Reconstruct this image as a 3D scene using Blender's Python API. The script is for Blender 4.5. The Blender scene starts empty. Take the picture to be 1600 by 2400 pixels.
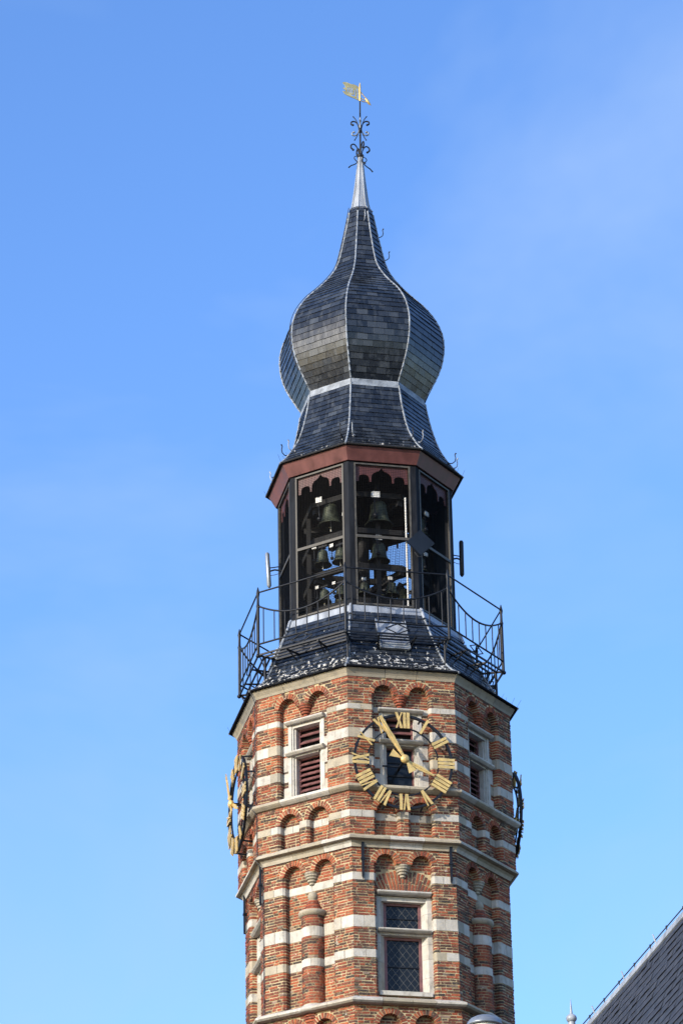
import bpy, math, random
from math import sin, cos, tan, pi, radians, sqrt, atan2
from mathutils import Vector, Matrix
from mathutils.geometry import tessellate_polygon

random.seed(7)
SC = bpy.context.scene
COL = SC.collection
V = Vector

# ------------------------------------------------------------------ camera
PAN, PITCH, ROLL = -0.0078, 0.453738, 0.01894
ch, sh = cos(PAN), sin(PAN)
xv, yv = V((ch, -sh, 0)), V((sh, ch, 0))
fwd = yv * cos(PITCH) + V((0, 0, sin(PITCH)))
up0 = -yv * sin(PITCH) + V((0, 0, cos(PITCH)))
right = xv * cos(ROLL) - up0 * sin(ROLL)
up = xv * sin(ROLL) + up0 * cos(ROLL)
cam = bpy.data.cameras.new('camera')
cam.sensor_fit = 'VERTICAL'; cam.sensor_height = 36; cam.sensor_width = 24; cam.lens = 120
cam.clip_end = 6000
camo = bpy.data.objects.new('camera', cam); COL.objects.link(camo)
camo.matrix_world = Matrix((( right.x, up.x, -fwd.x, 0), (right.y, up.y, -fwd.y, 0), (right.z, up.z, -fwd.z, 0), (0, 0, 0, 1)))
SC.camera = camo

# ------------------------------------------------------------------ sky, sun, exposure
SUN_AZ, SUN_EL = radians(-46), radians(19)          # azimuth from the tower-to-camera line, negative = left
sunv = V((sin(SUN_AZ) * cos(SUN_EL), -cos(SUN_AZ) * cos(SUN_EL), sin(SUN_EL)))
w = bpy.data.worlds.new('World'); SC.world = w; w.use_nodes = True
nt = w.node_tree; N = nt.nodes; L = nt.links
bg = N['Background']
sky = N.new('ShaderNodeTexSky'); sky.sky_type = 'NISHITA'; sky.sun_disc = False
sky.sun_elevation = SUN_EL
sky.sun_rotation = atan2(sunv.x, sunv.y)
sky.air_density = 1.0; sky.dust_density = 0.8; sky.ozone_density = 2.5; sky.altitude = 50
hs = N.new('ShaderNodeHueSaturation'); hs.inputs['Hue'].default_value = 0.512; hs.inputs['Saturation'].default_value = 1.20; hs.inputs['Value'].default_value = 1.43
tc = N.new('ShaderNodeTexCoord')
mp = N.new('ShaderNodeMapping'); mp.inputs['Scale'].default_value = (2.2, 2.2, 5.0); mp.inputs['Rotation'].default_value = (-.4242, .2626, -.4077); mp.inputs['Location'].default_value = (1.9022, -2.8751, -2.8928)
nz = N.new('ShaderNodeTexNoise'); nz.inputs['Scale'].default_value = 1.7; nz.inputs['Detail'].default_value = 5; nz.inputs['Roughness'].default_value = 0.6; nz.inputs['Distortion'].default_value = 0.4
rmp = N.new('ShaderNodeMapRange'); rmp.inputs['From Min'].default_value = 0.42; rmp.inputs['From Max'].default_value = 0.80
rmp.inputs['To Min'].default_value = 0.0; rmp.inputs['To Max'].default_value = 0.55
mx = N.new('ShaderNodeMixRGB'); mx.inputs['Color2'].default_value = (2.0, 2.8, 4.2, 1)
L.new(sky.outputs[0], hs.inputs['Color']); L.new(tc.outputs['Generated'], mp.inputs[0]); L.new(mp.outputs[0], nz.inputs['Vector'])
L.new(nz.outputs[0], rmp.inputs[0]); L.new(rmp.outputs[0], mx.inputs['Fac']); L.new(hs.outputs[0], mx.inputs['Color1'])
L.new(mx.outputs[0], bg.inputs['Color']); bg.inputs['Strength'].default_value = 0.15
sun = bpy.data.lights.new('sun', 'SUN'); sun.energy = 3.4; sun.angle = radians(0.53); sun.color = (1.0, 0.91, 0.78)
suno = bpy.data.objects.new('sun', sun); COL.objects.link(suno)
suno.rotation_euler = (-sunv).to_track_quat('-Z', 'Y').to_euler(); suno.location = (-40, -30, 60)
vs = SC.view_settings
vs.view_transform = 'Standard'; vs.look = 'None'; vs.exposure = 0.7; vs.gamma = 1; vs.use_curve_mapping = False

# ------------------------------------------------------------------ mesh helpers
GROUND = -1.6
D = 65.296
B0 = radians(-9.8)
C8, S8 = cos(pi / 8), sin(pi / 8)
PW = {}


class MB:
    def __init__(s):
        s.v = []; s.f = []; s.r = []; s.sm = []

    def add(s, vs_, fs, rnd=0.0, smooth=False):
        o = len(s.v)
        s.v += [tuple(p) for p in vs_]
        for f in fs:
            s.f.append(tuple(i + o for i in f)); s.r.append(rnd); s.sm.append(smooth)

    def hexa(s, a, b_, rnd=0.0, back=True):
        # a, b_: two matching polygons (lists of points); prism between them
        n = len(a)
        fs = [tuple(range(n, 2 * n))]
        if back: fs.append(tuple(reversed(range(n))))
        fs += [(i, (i + 1) % n, n + (i + 1) % n, n + i) for i in range(n)]
        s.add(list(a) + list(b_), fs, rnd)

    def box(s, F, u0, u1, n0, n1, z0, z1, rnd=0.0):
        s.hexa([F(u0, n0, z0), F(u1, n0, z0), F(u1, n0, z1), F(u0, n0, z1)],
               [F(u0, n1, z0), F(u1, n1, z0), F(u1, n1, z1), F(u0, n1, z1)], rnd)

    def tube(s, pts, r, seg=6, rnd=0.0, closed=False, smooth=True):
        pts = [V(p) for p in pts]
        n = len(pts)
        rs = r if isinstance(r, (list, tuple)) else [r] * n
        prev = None; rings = []
        for i in range(n):
            if closed: t = pts[(i + 1) % n] - pts[i - 1]
            elif i == 0: t = pts[1] - pts[0]
            elif i == n - 1: t = pts[-1] - pts[-2]
            else: t = pts[i + 1] - pts[i - 1]
            t.normalize()
            if prev is None:
                a = V((0, 0, 1)) if abs(t.z) < 0.9 else V((1, 0, 0))
                x = t.cross(a).normalized()
            else:
                x = (prev - t * prev.dot(t)).normalized()
            prev = x; y = t.cross(x)
            rings.append([pts[i] + (x * cos(2 * pi * j / seg) + y * sin(2 * pi * j / seg)) * rs[i] for j in range(seg)])
        vs_ = [p for g in rings for p in g]; fs = []
        for i in range(n if closed else n - 1):
            i2 = (i + 1) % n
            for j in range(seg):
                j2 = (j + 1) % seg
                fs.append((i * seg + j, i * seg + j2, i2 * seg + j2, i2 * seg + j))
        s.add(vs_, fs, rnd, smooth)
        if not closed:
            s.add(rings[0], [tuple(reversed(range(seg)))], rnd); s.add(rings[-1], [tuple(range(seg))], rnd)

    def bar(s, a, b_, wdt, hgt, rnd=0.0, upv=None):
        # rectangular bar from a to b_
        a, b_ = V(a), V(b_); t = (b_ - a).normalized()
        q = V(upv) if upv is not None else (V((0, 0, 1)) if abs(t.z) < 0.95 else V((1, 0, 0)))
        x = t.cross(q).normalized() * wdt / 2; y = x.cross(t).normalized() * hgt / 2
        s.hexa([a - x - y, a + x - y, a + x + y, a - x + y], [b_ - x - y, b_ + x - y, b_ + x + y, b_ - x + y], rnd)

    def lathe(s, o, prof, seg=16, axis=None, xa=None, rnd=0.0, smooth=True, a0=0.0, a1=2 * pi):
        o = V(o); az = V(axis) if axis is not None else V((0, 0, 1)); az.normalize()
        x = V(xa) if xa is not None else (V((1, 0, 0)) if abs(az.x) < 0.9 else V((0, 1, 0)))
        x = (x - az * x.dot(az)).normalized(); y = az.cross(x)
        full = abs(a1 - a0 - 2 * pi) < 1e-6
        m = seg if full else seg + 1
        vs_ = []
        for (r, z) in prof:
            for j in range(m):
                a = a0 + (a1 - a0) * j / seg
                vs_.append(o + az * z + (x * cos(a) + y * sin(a)) * r)
        fs = []
        for i in range(len(prof) - 1):
            for j in range(seg):
                j2 = (j + 1) % m if full else j + 1
                fs.append((i * m + j, i * m + j2, (i + 1) * m + j2, (i + 1) * m + j))
        s.add(vs_, fs, rnd, smooth)

    def sphere(s, o, r, seg=12, rnd=0.0, sz=1.0):
        s.lathe(o, [(max(1e-4, r * sin(pi * i / 8)), -r * sz * cos(pi * i / 8)) for i in range(9)], seg, rnd=rnd)

    def polyplate(s, pts, off, rnd=0.0):
        # flat polygon (list of Vectors, may be concave) extruded by off
        tri = tessellate_polygon([pts]); n = len(pts)
        top = [p + off for p in pts]
        s.add(pts, [tuple(t) for t in tri], rnd); s.add(top, [tuple(reversed(t)) for t in tri], rnd)
        s.add(list(pts) + top, [(i, (i + 1) % n, n + (i + 1) % n, n + i) for i in range(n)], rnd)

    def mesh(s, name):
        me = bpy.data.meshes.new(name)
        me.from_pydata(s.v, [], s.f)
        if any(s.r):
            at = me.attributes.new('rnd', 'FLOAT', 'FACE'); at.data.foreach_set('value', s.r)
        if any(s.sm): me.polygons.foreach_set('use_smooth', s.sm)
        return me


def attach(o, parent):
    if parent is not None:
        o.parent = parent
        if parent in PW: o.matrix_parent_inverse = Matrix.Translation(-PW[parent])


def obj(name, mb, mat, parent=None, kind=None, label=None, cat=None, group=None, rnd=None):
    me = mb.mesh(name) if isinstance(mb, MB) else mb
    if mat is not None and not me.materials: me.materials.append(mat)
    o = bpy.data.objects.new(name, me); COL.objects.link(o); attach(o, parent)
    if kind: o['kind'] = kind
    if label: o['label'] = label
    if cat: o['category'] = cat
    if group: o['group'] = group
    if rnd is not None: o['rnd'] = rnd
    return o


def thing(name, label, cat, loc, group=None):
    o = bpy.data.objects.new(name, None); COL.objects.link(o)
    o.location = loc; o.empty_display_size = 0.3; PW[o] = V(loc)
    o['label'] = label; o['category'] = cat
    if group: o['group'] = group
    return o


def az(k): return B0 + k * pi / 4


def vdir(k):
    a = az(k); return V((sin(a), -cos(a), 0))


def frame(k, ap, cx):
    "face between corners k and k+1: F(u to the right, n outward, z)"
    a = az(k + .5); nn = V((sin(a), -cos(a), 0)); t = V((cos(a), sin(a), 0)); C = V((cx, D, 0))
    return lambda u, n, z: C + t * u + nn * (ap + n) + V((0, 0, z))


def vpt(k, R, z, cx):
    return V((cx, D, z)) + vdir(k) * R


def xs(z):
    "the old roof leans a little"
    P = [(0, .05), (27, .05), (28.4, -.01), (29, -.02), (33, -.02), (36, -.01), (38, .01), (39.3, .035), (40.6, .063), (42.7, .09)]
    for (a, x), (b_, y) in zip(P, P[1:]):
        if z <= b_: return x + (y - x) * (z - a) / (b_ - a)
    return P[-1][1]


# ------------------------------------------------------------------ materials
def M_(name):
    m = bpy.data.materials.new(name); m.use_nodes = True
    return m, m.node_tree.nodes, m.node_tree.links, m.node_tree.nodes['Principled BSDF']


def nd(N_, t, **kw):
    n = N_.new(t)
    for k, v in kw.items():
        if k.startswith('_'): setattr(n, k[1:], v)
        else: n.inputs[k.replace('__', ' ')].default_value = v
    return n


def rndsum(N_, L_):
    a = nd(N_, 'ShaderNodeAttribute', _attribute_name='rnd'); b_ = nd(N_, 'ShaderNodeAttribute', _attribute_name='rnd', _attribute_type='OBJECT')
    s = nd(N_, 'ShaderNodeMath', _operation='ADD'); L_.new(a.outputs['Fac'], s.inputs[0]); L_.new(b_.outputs['Fac'], s.inputs[1])
    return s.outputs[0]


def noise(N_, L_, pos, scale, detail=4, rough=.55, vec=None):
    n = nd(N_, 'ShaderNodeTexNoise', Scale=scale, Detail=detail, Roughness=rough)
    if vec:
        mpn = nd(N_, 'ShaderNodeMapping'); mpn.inputs['Scale'].default_value = vec; L_.new(pos, mpn.inputs[0]); L_.new(mpn.outputs[0], n.inputs['Vector'])
    else: L_.new(pos, n.inputs['Vector'])
    return n.outputs[0]


def mrange(N_, L_, x, a, b_, c, d):
    n = nd(N_, 'ShaderNodeMapRange'); L_.new(x, n.inputs[0])
    for i, v in enumerate((a, b_, c, d)): n.inputs[i + 1].default_value = v
    return n.outputs[0]


def mixc(N_, L_, fac, a, b_, mode='MIX'):
    n = nd(N_, 'ShaderNodeMixRGB', _blend_type=mode)
    for i, x in enumerate((fac, a, b_)):
        if hasattr(x, 'is_linked') or hasattr(x, 'links'): L_.new(x, n.inputs[i])
        elif i == 0: n.inputs[0].default_value = x
        else: n.inputs[i].default_value = (*x, 1) if len(x) == 3 else x
    return n.outputs[0]


def ramp(N_, L_, x, stops, interp='LINEAR'):
    n = nd(N_, 'ShaderNodeValToRGB'); r = n.color_ramp; r.interpolation = interp
    while len(r.elements) < len(stops): r.elements.new(0.5)
    for e, (p, c) in zip(r.elements, stops): e.position = p; e.color = (*c, 1)
    L_.new(x, n.inputs[0]); return n.outputs[0]


def bump(N_, L_, bsdf, h, strength=.3, dist=.01):
    n = nd(N_, 'ShaderNodeBump', Strength=strength, Distance=dist); L_.new(h, n.inputs['Height']); L_.new(n.outputs[0], bsdf.inputs['Normal'])


def geo(N_): return nd(N_, 'ShaderNodeNewGeometry').outputs['Position']


def plain(name, col, rough=.6, metal=0.0, var=.25, scale=6.0, col2=None, bmp=0.0, spec=.5, streak=False):
    m, N_, L_, p = M_(name); pos = geo(N_)
    n = noise(N_, L_, pos, scale, vec=(1, 1, .25) if streak else None)
    lo = tuple(c * (1 - var) for c in col); hi = col2 or tuple(min(1, c * (1 + var)) for c in col)
    L_.new(ramp(N_, L_, n, [(.35, lo), (.65, hi)]), p.inputs['Base Color'])
    L_.new(mrange(N_, L_, n, .3, .7, rough * .85, min(1, rough * 1.15)), p.inputs['Roughness'])
    p.inputs['Metallic'].default_value = metal; p.inputs['Specular IOR Level'].default_value = spec
    if bmp: bump(N_, L_, p, noise(N_, L_, pos, scale * 5), bmp, .01)
    return m


def brick_mat():
    m, N_, L_, p = M_('brick'); pos = geo(N_)
    r = rndsum(N_, L_)
    big = mrange(N_, L_, noise(N_, L_, pos, .9, 3), .35, .7, -.16, .16)
    s = nd(N_, 'ShaderNodeMath', _operation='ADD', _use_clamp=True); L_.new(r, s.inputs[0]); L_.new(big, s.inputs[1])
    c = ramp(N_, L_, s.outputs[0], [(0, (.34, .098, .044)), (.18, (.27, .068, .035)), (.38, (.18, .050, .032)), (.55, (.125, .046, .033)), (.72, (.078, .042, .033)), (.90, (.042, .036, .034)), (1.0, (.25, .18, .14))])
    fine = noise(N_, L_, pos, 38, 5, .6)
    c = mixc(N_, L_, .55, c, ramp(N_, L_, fine, [(.3, (.55, .55, .55)), (.7, (1.25, 1.25, 1.25))]), 'MULTIPLY')
    smear = mrange(N_, L_, noise(N_, L_, pos, 17, 8, .75), .54, .64, 0, .6)
    c = mixc(N_, L_, smear, c, (.34, .265, .165))
    soot = mrange(N_, L_, noise(N_, L_, pos, 2.1, 6, .65), .53, .72, 0, .5)
    c = mixc(N_, L_, soot, c, (.06, .05, .042))
    lime = mrange(N_, L_, noise(N_, L_, pos, 7.5, 7, .72), .61, .69, 0, .85)
    c = mixc(N_, L_, lime, c, (.54, .48, .42))
    L_.new(c, p.inputs['Base Color']); p.inputs['Roughness'].default_value = .85; p.inputs['Specular IOR Level'].default_value = .25
    bump(N_, L_, p, fine, .5, .012)
    return m


def mortar_mat():
    m, N_, L_, p = M_('mortar'); pos = geo(N_)
    c = ramp(N_, L_, noise(N_, L_, pos, 3.2, 5), [(.3, (.31, .245, .145)), (.5, (.44, .355, .215)), (.72, (.53, .44, .285))])
    soot = mrange(N_, L_, noise(N_, L_, pos, 2.1, 6, .65), .52, .70, 0, .6)
    c = mixc(N_, L_, soot, c, (.14, .12, .09))
    L_.new(c, p.inputs['Base Color']); p.inputs['Roughness'].default_value = .95; p.inputs['Specular IOR Level'].default_value = .1
    bump(N_, L_, p, noise(N_, L_, pos, 45), .5, .01)
    return m


def stone_mat():
    m, N_, L_, p = M_('limestone'); pos = geo(N_); r = rndsum(N_, L_)
    c = ramp(N_, L_, r, [(0, (.42, .40, .36)), (.4, (.49, .47, .43)), (.65, (.37, .325, .25)), (.9, (.34, .305, .235)), (1, (.26, .245, .215))])
    n = noise(N_, L_, pos, 5, 6, .62)
    c = mixc(N_, L_, .6, c, ramp(N_, L_, n, [(.3, (.72, .69, .64)), (.6, (1.05, 1.05, 1.05))]), 'MULTIPLY')
    st = mrange(N_, L_, noise(N_, L_, pos, 8, 8, .78, (1, 1, .5)), .51, .68, 0, .7)
    c = mixc(N_, L_, st, c, (.19, .175, .15))
    L_.new(c, p.inputs['Base Color']); p.inputs['Roughness'].default_value = .8; p.inputs['Specular IOR Level'].default_value = .25
    bump(N_, L_, p, noise(N_, L_, pos, 60), .25, .008)
    return m


def slate_mat(name, flecks=0.0, zlo=0, zhi=1):
    m, N_, L_, p = M_(name); pos = geo(N_); r = rndsum(N_, L_)
    c = ramp(N_, L_, r, [(0, (.008, .011, .017)), (.5, (.014, .018, .026)), (.85, (.024, .030, .041)), (1, (.046, .054, .066))])
    st = noise(N_, L_, pos, 9, 5, .6, (1, 1, .35))
    c = mixc(N_, L_, mrange(N_, L_, st, .52, .72, 0, .45), c, (.075, .087, .105))
    if flecks:
        sp = nd(N_, 'ShaderNodeSeparateXYZ'); L_.new(pos, sp.inputs[0])
        zm = mrange(N_, L_, sp.outputs[2], zlo, zhi, 0.0, .16)
        fl = noise(N_, L_, pos, 13, 6, .68, (1, 1, .55))
        a = nd(N_, 'ShaderNodeMath', _operation='SUBTRACT'); L_.new(fl, a.inputs[0]); L_.new(zm, a.inputs[1])
        c = mixc(N_, L_, mrange(N_, L_, a.outputs[0], flecks, flecks + .035, 0, 1), c, (.62, .61, .58))
    L_.new(c, p.inputs['Base Color'])
    L_.new(mrange(N_, L_, st, .3, .7, .23, .36), p.inputs['Roughness'])
    p.inputs['Specular IOR Level'].default_value = .45
    bump(N_, L_, p, noise(N_, L_, pos, 28, 4), .25, .006)
    return m


def glass_mat():
    m, N_, L_, p = M_('old_glass'); pos = geo(N_)
    p.inputs['Base Color'].default_value = (.012, .016, .022, 1); p.inputs['Roughness'].default_value = .12; p.inputs['Specular IOR Level'].default_value = .2
    bump(N_, L_, p, noise(N_, L_, pos, 5), .15, .02)
    return m


BRICK = brick_mat(); MORTAR = mortar_mat(); STONE = stone_mat()
SLATE = slate_mat('roof_slate', .715, 33, 39)
SLATE_LOW = slate_mat('roof_slate_spotted', .515, 27.05, 28.0)
SLATE_FLARE = slate_mat('roof_slate_flare', .60, 32.45, 33.0)
SLATE_WING = plain('wing_slate', (.022, .025, .034), .55, var=.5, scale=9)
UNDER = plain('roof_boarding', (.018, .018, .02), .9)
LEAD = plain('lead', (.25, .275, .315), .45, 0.0, .3, 5, bmp=.2, spec=.6, streak=True)
IRON = plain('painted_iron', (.007, .009, .014), .5, 0, .3, 10, spec=.3)
WIRE = plain('screen_wire', (.006, .006, .007), .8, 0, .2, 10, spec=.1)
HIPLEAD = plain('weathered_lead_roll', (.20, .225, .26), .5, 0.0, .35, 7, spec=.5)
DARK = plain('dark_timber_paint', (.014, .016, .021), .7, 0, .35, 7, streak=True, spec=.06)
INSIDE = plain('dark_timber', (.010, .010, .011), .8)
STEELFR = plain('weathered_screen_frame', (.055, .050, .042), .6, 0, .3, 12)
REDB = plain('oxblood_paint', (.115, .040, .037), .5, 0, .25, 5, streak=True)
REDW = plain('oxblood_shutter', (.17, .075, .075), .6, 0, .25, 8)
GOLD = plain('gilt', (.64, .45, .17), .45, .4, .16, 9)
GILT2 = plain('weathered_gilt', (.42, .38, .20), .5, .2, .25, 9)
GLASS = glass_mat()
BRONZE = plain('bronze_patina', (.05, .056, .036), .5, .3, .45, 5, (.10, .115, .075))
WHITEP = plain('white_plate', (.72, .71, .68), .5, 0, .08, 8)
CAME = plain('lead_came', (.11, .11, .105), .5)
CABLE = plain('cable', (.03, .03, .035), .6)
METAL = plain('grey_metal', (.20, .225, .26), .35, .4, .15, 6)
PLATE = plain('blue_grey_panel', (.010, .016, .028), .6, 0, .12, 5, spec=.08)

# ------------------------------------------------------------------ ground
def ground():
    m, N_, L_, p = M_('cobbled_square'); pos = geo(N_)
    vo = nd(N_, 'ShaderNodeTexVoronoi', Scale=6); L_.new(pos, vo.inputs['Vector'])
    L_.new(ramp(N_, L_, vo.outputs['Distance'], [(0, (.06, .058, .053)), (.6, (.035, .034, .031))]), p.inputs['Base Color'])
    p.inputs['Roughness'].default_value = .9
    mb = MB(); n = 48
    mb.add([(0, 60, GROUND)] + [(2500 * cos(2 * pi * i / n), 60 + 2500 * sin(2 * pi * i / n), GROUND) for i in range(n)], [(0, i + 1, (i + 1) % n + 1) for i in range(n)])
    obj('ground', mb, m, kind='structure')
ground()

# ------------------------------------------------------------------ the tower
TX = .05
tower = thing('bell_tower', 'tall octagonal brick bell tower with white stone bands and a slate onion dome', 'tower', (TX, D, GROUND))

DEP = .15
CH = .045
PIT = .0575
VIS = (-2, -1, 0, 1)


def arc_op(u0, u1, zb, zs, arcs): return dict(u0=u0, u1=u1, zb=zb, zs=zs, arcs=arcs)


STAGES = [
    dict(name='up', R=2.85, z0=24.50, z1=26.86, bands=[(24.97, 25.16), (25.54, 25.75), (26.15, 26.27)],
         ops=[arc_op(-.56, .56, 24.56, 26.50, [(-.36, .2), (.36, .2)])]),
    dict(name='mid', R=2.85, z0=23.46, z1=24.46, bands=[(23.87, 24.02)],
         ops=[arc_op(-.565, -.125, 23.50, 24.02, [(-.345, .21)]), arc_op(.125, .565, 23.50, 24.02, [(.345, .22)])]),
    dict(name='low', R=2.70, z0=20.17, z1=23.36, bands=[(21.05, 21.22), (21.66, 21.90), (22.62, 22.78)],
         ops=[arc_op(-.56, .56, 20.26, 22.98, [(-.36, .2), (.36, .2)])]),
    dict(name='base', R=2.74, z0=17.0, z1=20.13, bands=[(18.9, 19.1), (18.0, 18.2)],
         ops=[arc_op(-.565, -.125, 17.2, 19.72, [(-.345, .22)]), arc_op(.125, .565, 17.2, 19.72, [(.345, .22)])]),
]
RV = .112


def is_open(st, u, z):
    for o in st['ops']:
        if o['zb'] <= z <= o['zs'] and o['u0'] < u < o['u1']: return True
        if z > o['zs']:
            for c, r in o['arcs']:
                if (u - c) ** 2 + (z - o['zs']) ** 2 < r * r: return True
    return False


def in_ring(st, u, z):
    for o in st['ops']:
        if z >= o['zs']:
            for c, r in o['arcs']:
                if r * r <= (u - c) ** 2 + (z - o['zs']) ** 2 < (r + RV) ** 2: return True
    return False


def outline(o, e, nn=12):
    "hole outline; e = widening of the straight jambs"
    p = [(o['u0'] - e, o['zb']), (o['u0'] - e, o['zs'])]
    for c, r in o['arcs']:
        rr = r + .004
        p += [(c - rr * cos(pi * i / nn), o['zs'] + rr * sin(pi * i / nn)) for i in range(0 if len(o['arcs']) > 1 and c > o['arcs'][0][0] else 1, nn + (1 if len(o['arcs']) > 1 and c < o['arcs'][-1][0] else 0))]
    p += [(o['u1'] + e, o['zs']), (o['u1'] + e, o['zb'])]
    return p


wall_mb = MB()
bricks_mb = MB()          # joined rest of the bricks
stone_rest = MB()
single = []               # candidate single bricks
vous = []
stones = []
BRND = lambda: min(.999, max(.001, random.choice([random.uniform(0, .6), random.uniform(0, .85), random.uniform(.1, 1.0)])))


def intervals(fn, hw, edges=(), step=.0125):
    n = int(2 * hw / step); out = []; cur = None
    for i in range(n + 1):
        u = -hw + 2 * hw * i / n; ok = fn(u)
        if ok and cur is None: cur = u
        if not ok and cur is not None:
            out.append((cur, u - 2 * hw / n)); cur = None
    if cur is not None: out.append((cur, hw))
    def snap(x, s_):
        return next((e for e in edges if abs(x - e) < .022), x)
    return [(snap(a, 1), snap(b_, -1)) for a, b_ in out if b_ - a > .035]


def lay(a, b_, j=.016):
    "brick lengths in an interval"
    out = []; u = a; first = True; st = random.random() < .5
    while u < b_ - .02:
        Lg = (.205 if st else .098) * random.uniform(.9, 1.1)
        if first: Lg *= random.choice((1, .75, .5)); first = False
        st = not st if random.random() < .75 else st
        e = min(b_, u + Lg)
        if b_ - e < .05: e = b_
        out.append((u, e)); u = e + j
    return out


def piece(F, u0, u1, n0, n1, z0, z1, cl, cr):
    pts = [(u0, n0), (u1, n0)]
    pts += [(u1, n1 - CH), (u1 - CH, n1)] if cr else [(u1, n1)]
    pts += [(u0 + CH, n1), (u0, n1 - CH)] if cl else [(u0, n1)]
    return [F(u, n, z0) for u, n in pts], [F(u, n, z1) for u, n in pts]


def jit(a=.0042):
    return V((random.uniform(-a, a), random.uniform(-a, a), random.uniform(-a, a)))


def rect_in(u, z, rects):
    return any(a < u < b_ and c < z < d for a, b_, c, d in rects)


def build_stage(k, st, rects, skip=None):
    ap = st['R'] * C8; hw = st['R'] * S8
    F = frame(k, ap, TX)
    q = random.uniform
    # mortar front with holes
    outer = [V((-hw, st['z0'], 0)), V((hw, st['z0'], 0)), V((hw, st['z1'], 0)), V((-hw, st['z1'], 0))]
    holes = [outline(o, CH + .004) for o in st['ops']]
    loops = [outer] + [[V((u, z, 0)) for u, z in h] for h in holes]
    flat = [p for l in loops for p in l]
    tri = tessellate_polygon(loops)
    wall_mb.add([F(p.x, -.007, p.y) for p in flat], [tuple(t) for t in tri])
    for o, h in zip(st['ops'], holes):
        h1 = outline(o, .004); n = len(h)
        wall_mb.add([F(u, -.007, z) for u, z in h] + [F(u, -CH - .007, z) for u, z in h1] + [F(u, -DEP - .02, z) for u, z in h1],
                    [(i, (i + 1) % n, n + (i + 1) % n, n + i) for i in range(n)] + [(n + i, n + (i + 1) % n, 2 * n + (i + 1) % n, 2 * n + i) for i in range(n)])
        rt = o['zs'] + max(r for c, r in o['arcs']) + .02
        outer2 = [V((o['u0'] - .03, o['zb'] - .01, 0)), V((o['u1'] + .03, o['zb'] - .01, 0)), V((o['u1'] + .03, rt, 0)), V((o['u0'] - .03, rt, 0))]
        lp = [outer2] + [[V((a + .05, c + .03, 0)), V((b_ - .05, c + .03, 0)), V((b_ - .05, d - .03, 0)), V((a + .05, d - .03, 0))] for a, b_, c, d in rects]
        fl = [p for l in lp for p in l]
        wall_mb.add([F(p.x, -DEP - .007, p.y) for p in fl], [tuple(t) for t in tessellate_polygon(lp)])
    edges = [o[e] for o in st['ops'] for e in ('u0', 'u1')]
    # courses between bands
    zz = st['z0']
    segs = []
    for a, b_ in sorted(st['bands']):
        segs.append((zz, a, False)); segs.append((a, b_, True)); zz = b_
    segs.append((zz, st['z1'], False))
    rows = []
    for a, b_, band in segs:
        if band: rows.append((a, b_, True))
        else:
            brk = [a] + [o['zs'] for o in st['ops'][:1] if a + .03 < o['zs'] < b_ - .03] + [b_]
            for a2, b2 in zip(brk, brk[1:]):
                n = max(1, round((b2 - a2) / PIT))
                rows += [(a2 + (b2 - a2) * i / n, a2 + (b2 - a2) * (i + 1) / n, False) for i in range(n)]
    for a, b_, band in rows:
        za, zb = (a + .0085, b_ - .0085) if not band else (a + .004, b_ - .004)
        zt = (za, (za + zb) / 2, zb)
        for (x, y) in intervals(lambda u: all(not is_open(st, u, z) and not in_ring(st, u, z) for z in zt), hw, edges):
            if band:
                n = 1 if y - x < .3 else (2 if y - x < .62 else 3)
                cuts = [x] + [x + (y - x) * (i + q(-.22, .22)) / n for i in range(1, n)] + [y]
                pcs = [(cuts[i] + (.004 if i else 0), cuts[i + 1] - (.004 if i < n - 1 else 0)) for i in range(n)]
            else: pcs = lay(x, y)
            for (p, e) in pcs:
                cl = abs(p - x) < 1e-6 and x > -hw + .02 and is_open(st, x - .03, zt[1])
                cr = abs(e - y) < 1e-6 and y < hw - .02 and is_open(st, y + .03, zt[1])
                pr = q(-.004, .008) if not band else q(.001, .010)
                hj = q(-.0045, .0045) if not band else 0
                if band:
                    A, Bp = piece(F, p, e, -DEP, pr, za + .001, zb - .001, cl, cr); A = [p_ + jit(.003) for p_ in A]; Bp = [p_ + jit(.003) for p_ in Bp]
                    (stones if k in VIS and st['name'] != 'base' else [None]).append((A, Bp))
                    if not (k in VIS and st['name'] != 'base'): stone_rest.hexa(A, Bp, random.random() * .9 + .01)
                else:
                    if not cl and not cr and k in (0, -1) and e - p > .17 and st['name'] != 'base':
                        single.append((k, F, p, e, pr, za + hj, zb + hj))
                    else:
                        A, Bp = piece(F, p, e, -DEP, pr, za + hj, zb + hj, cl, cr)
                        bricks_mb.hexa([p_ + jit() for p_ in A], [p_ + jit() for p_ in Bp], BRND())
        # recess
        for (x, y) in intervals(lambda u: all(is_open(st, u, z) for z in zt) and not any(rect_in(u, z, rects) or (skip and skip(u, z)) for z in zt), .6, edges):
            if k not in VIS and st['name'] == 'base': pass
            if band:
                m_ = (x + y) / 2
                for (p, e) in ([(x, m_ - .004), (m_ + .004, y)] if y - x > .35 else [(x, y)]):
                    A = [F(p, -DEP - .03, za), F(e, -DEP - .03, za), F(e, -DEP - .03, zb), F(p, -DEP - .03, zb)]
                    Bp = [F(p, -DEP + .004, za), F(e, -DEP + .004, za), F(e, -DEP + .004, zb), F(p, -DEP + .004, zb)]
                    if k in VIS and st['name'] != 'base': stones.append((A, Bp))
                    else: stone_rest.hexa(A, Bp, .5)
            else:
                for (p, e) in lay(x, y):
                    bricks_mb.box(F, p, e, -DEP - .03, -DEP + q(-.002, .005), za + q(-.002, .002), zb + q(-.002, .002), BRND())
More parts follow.
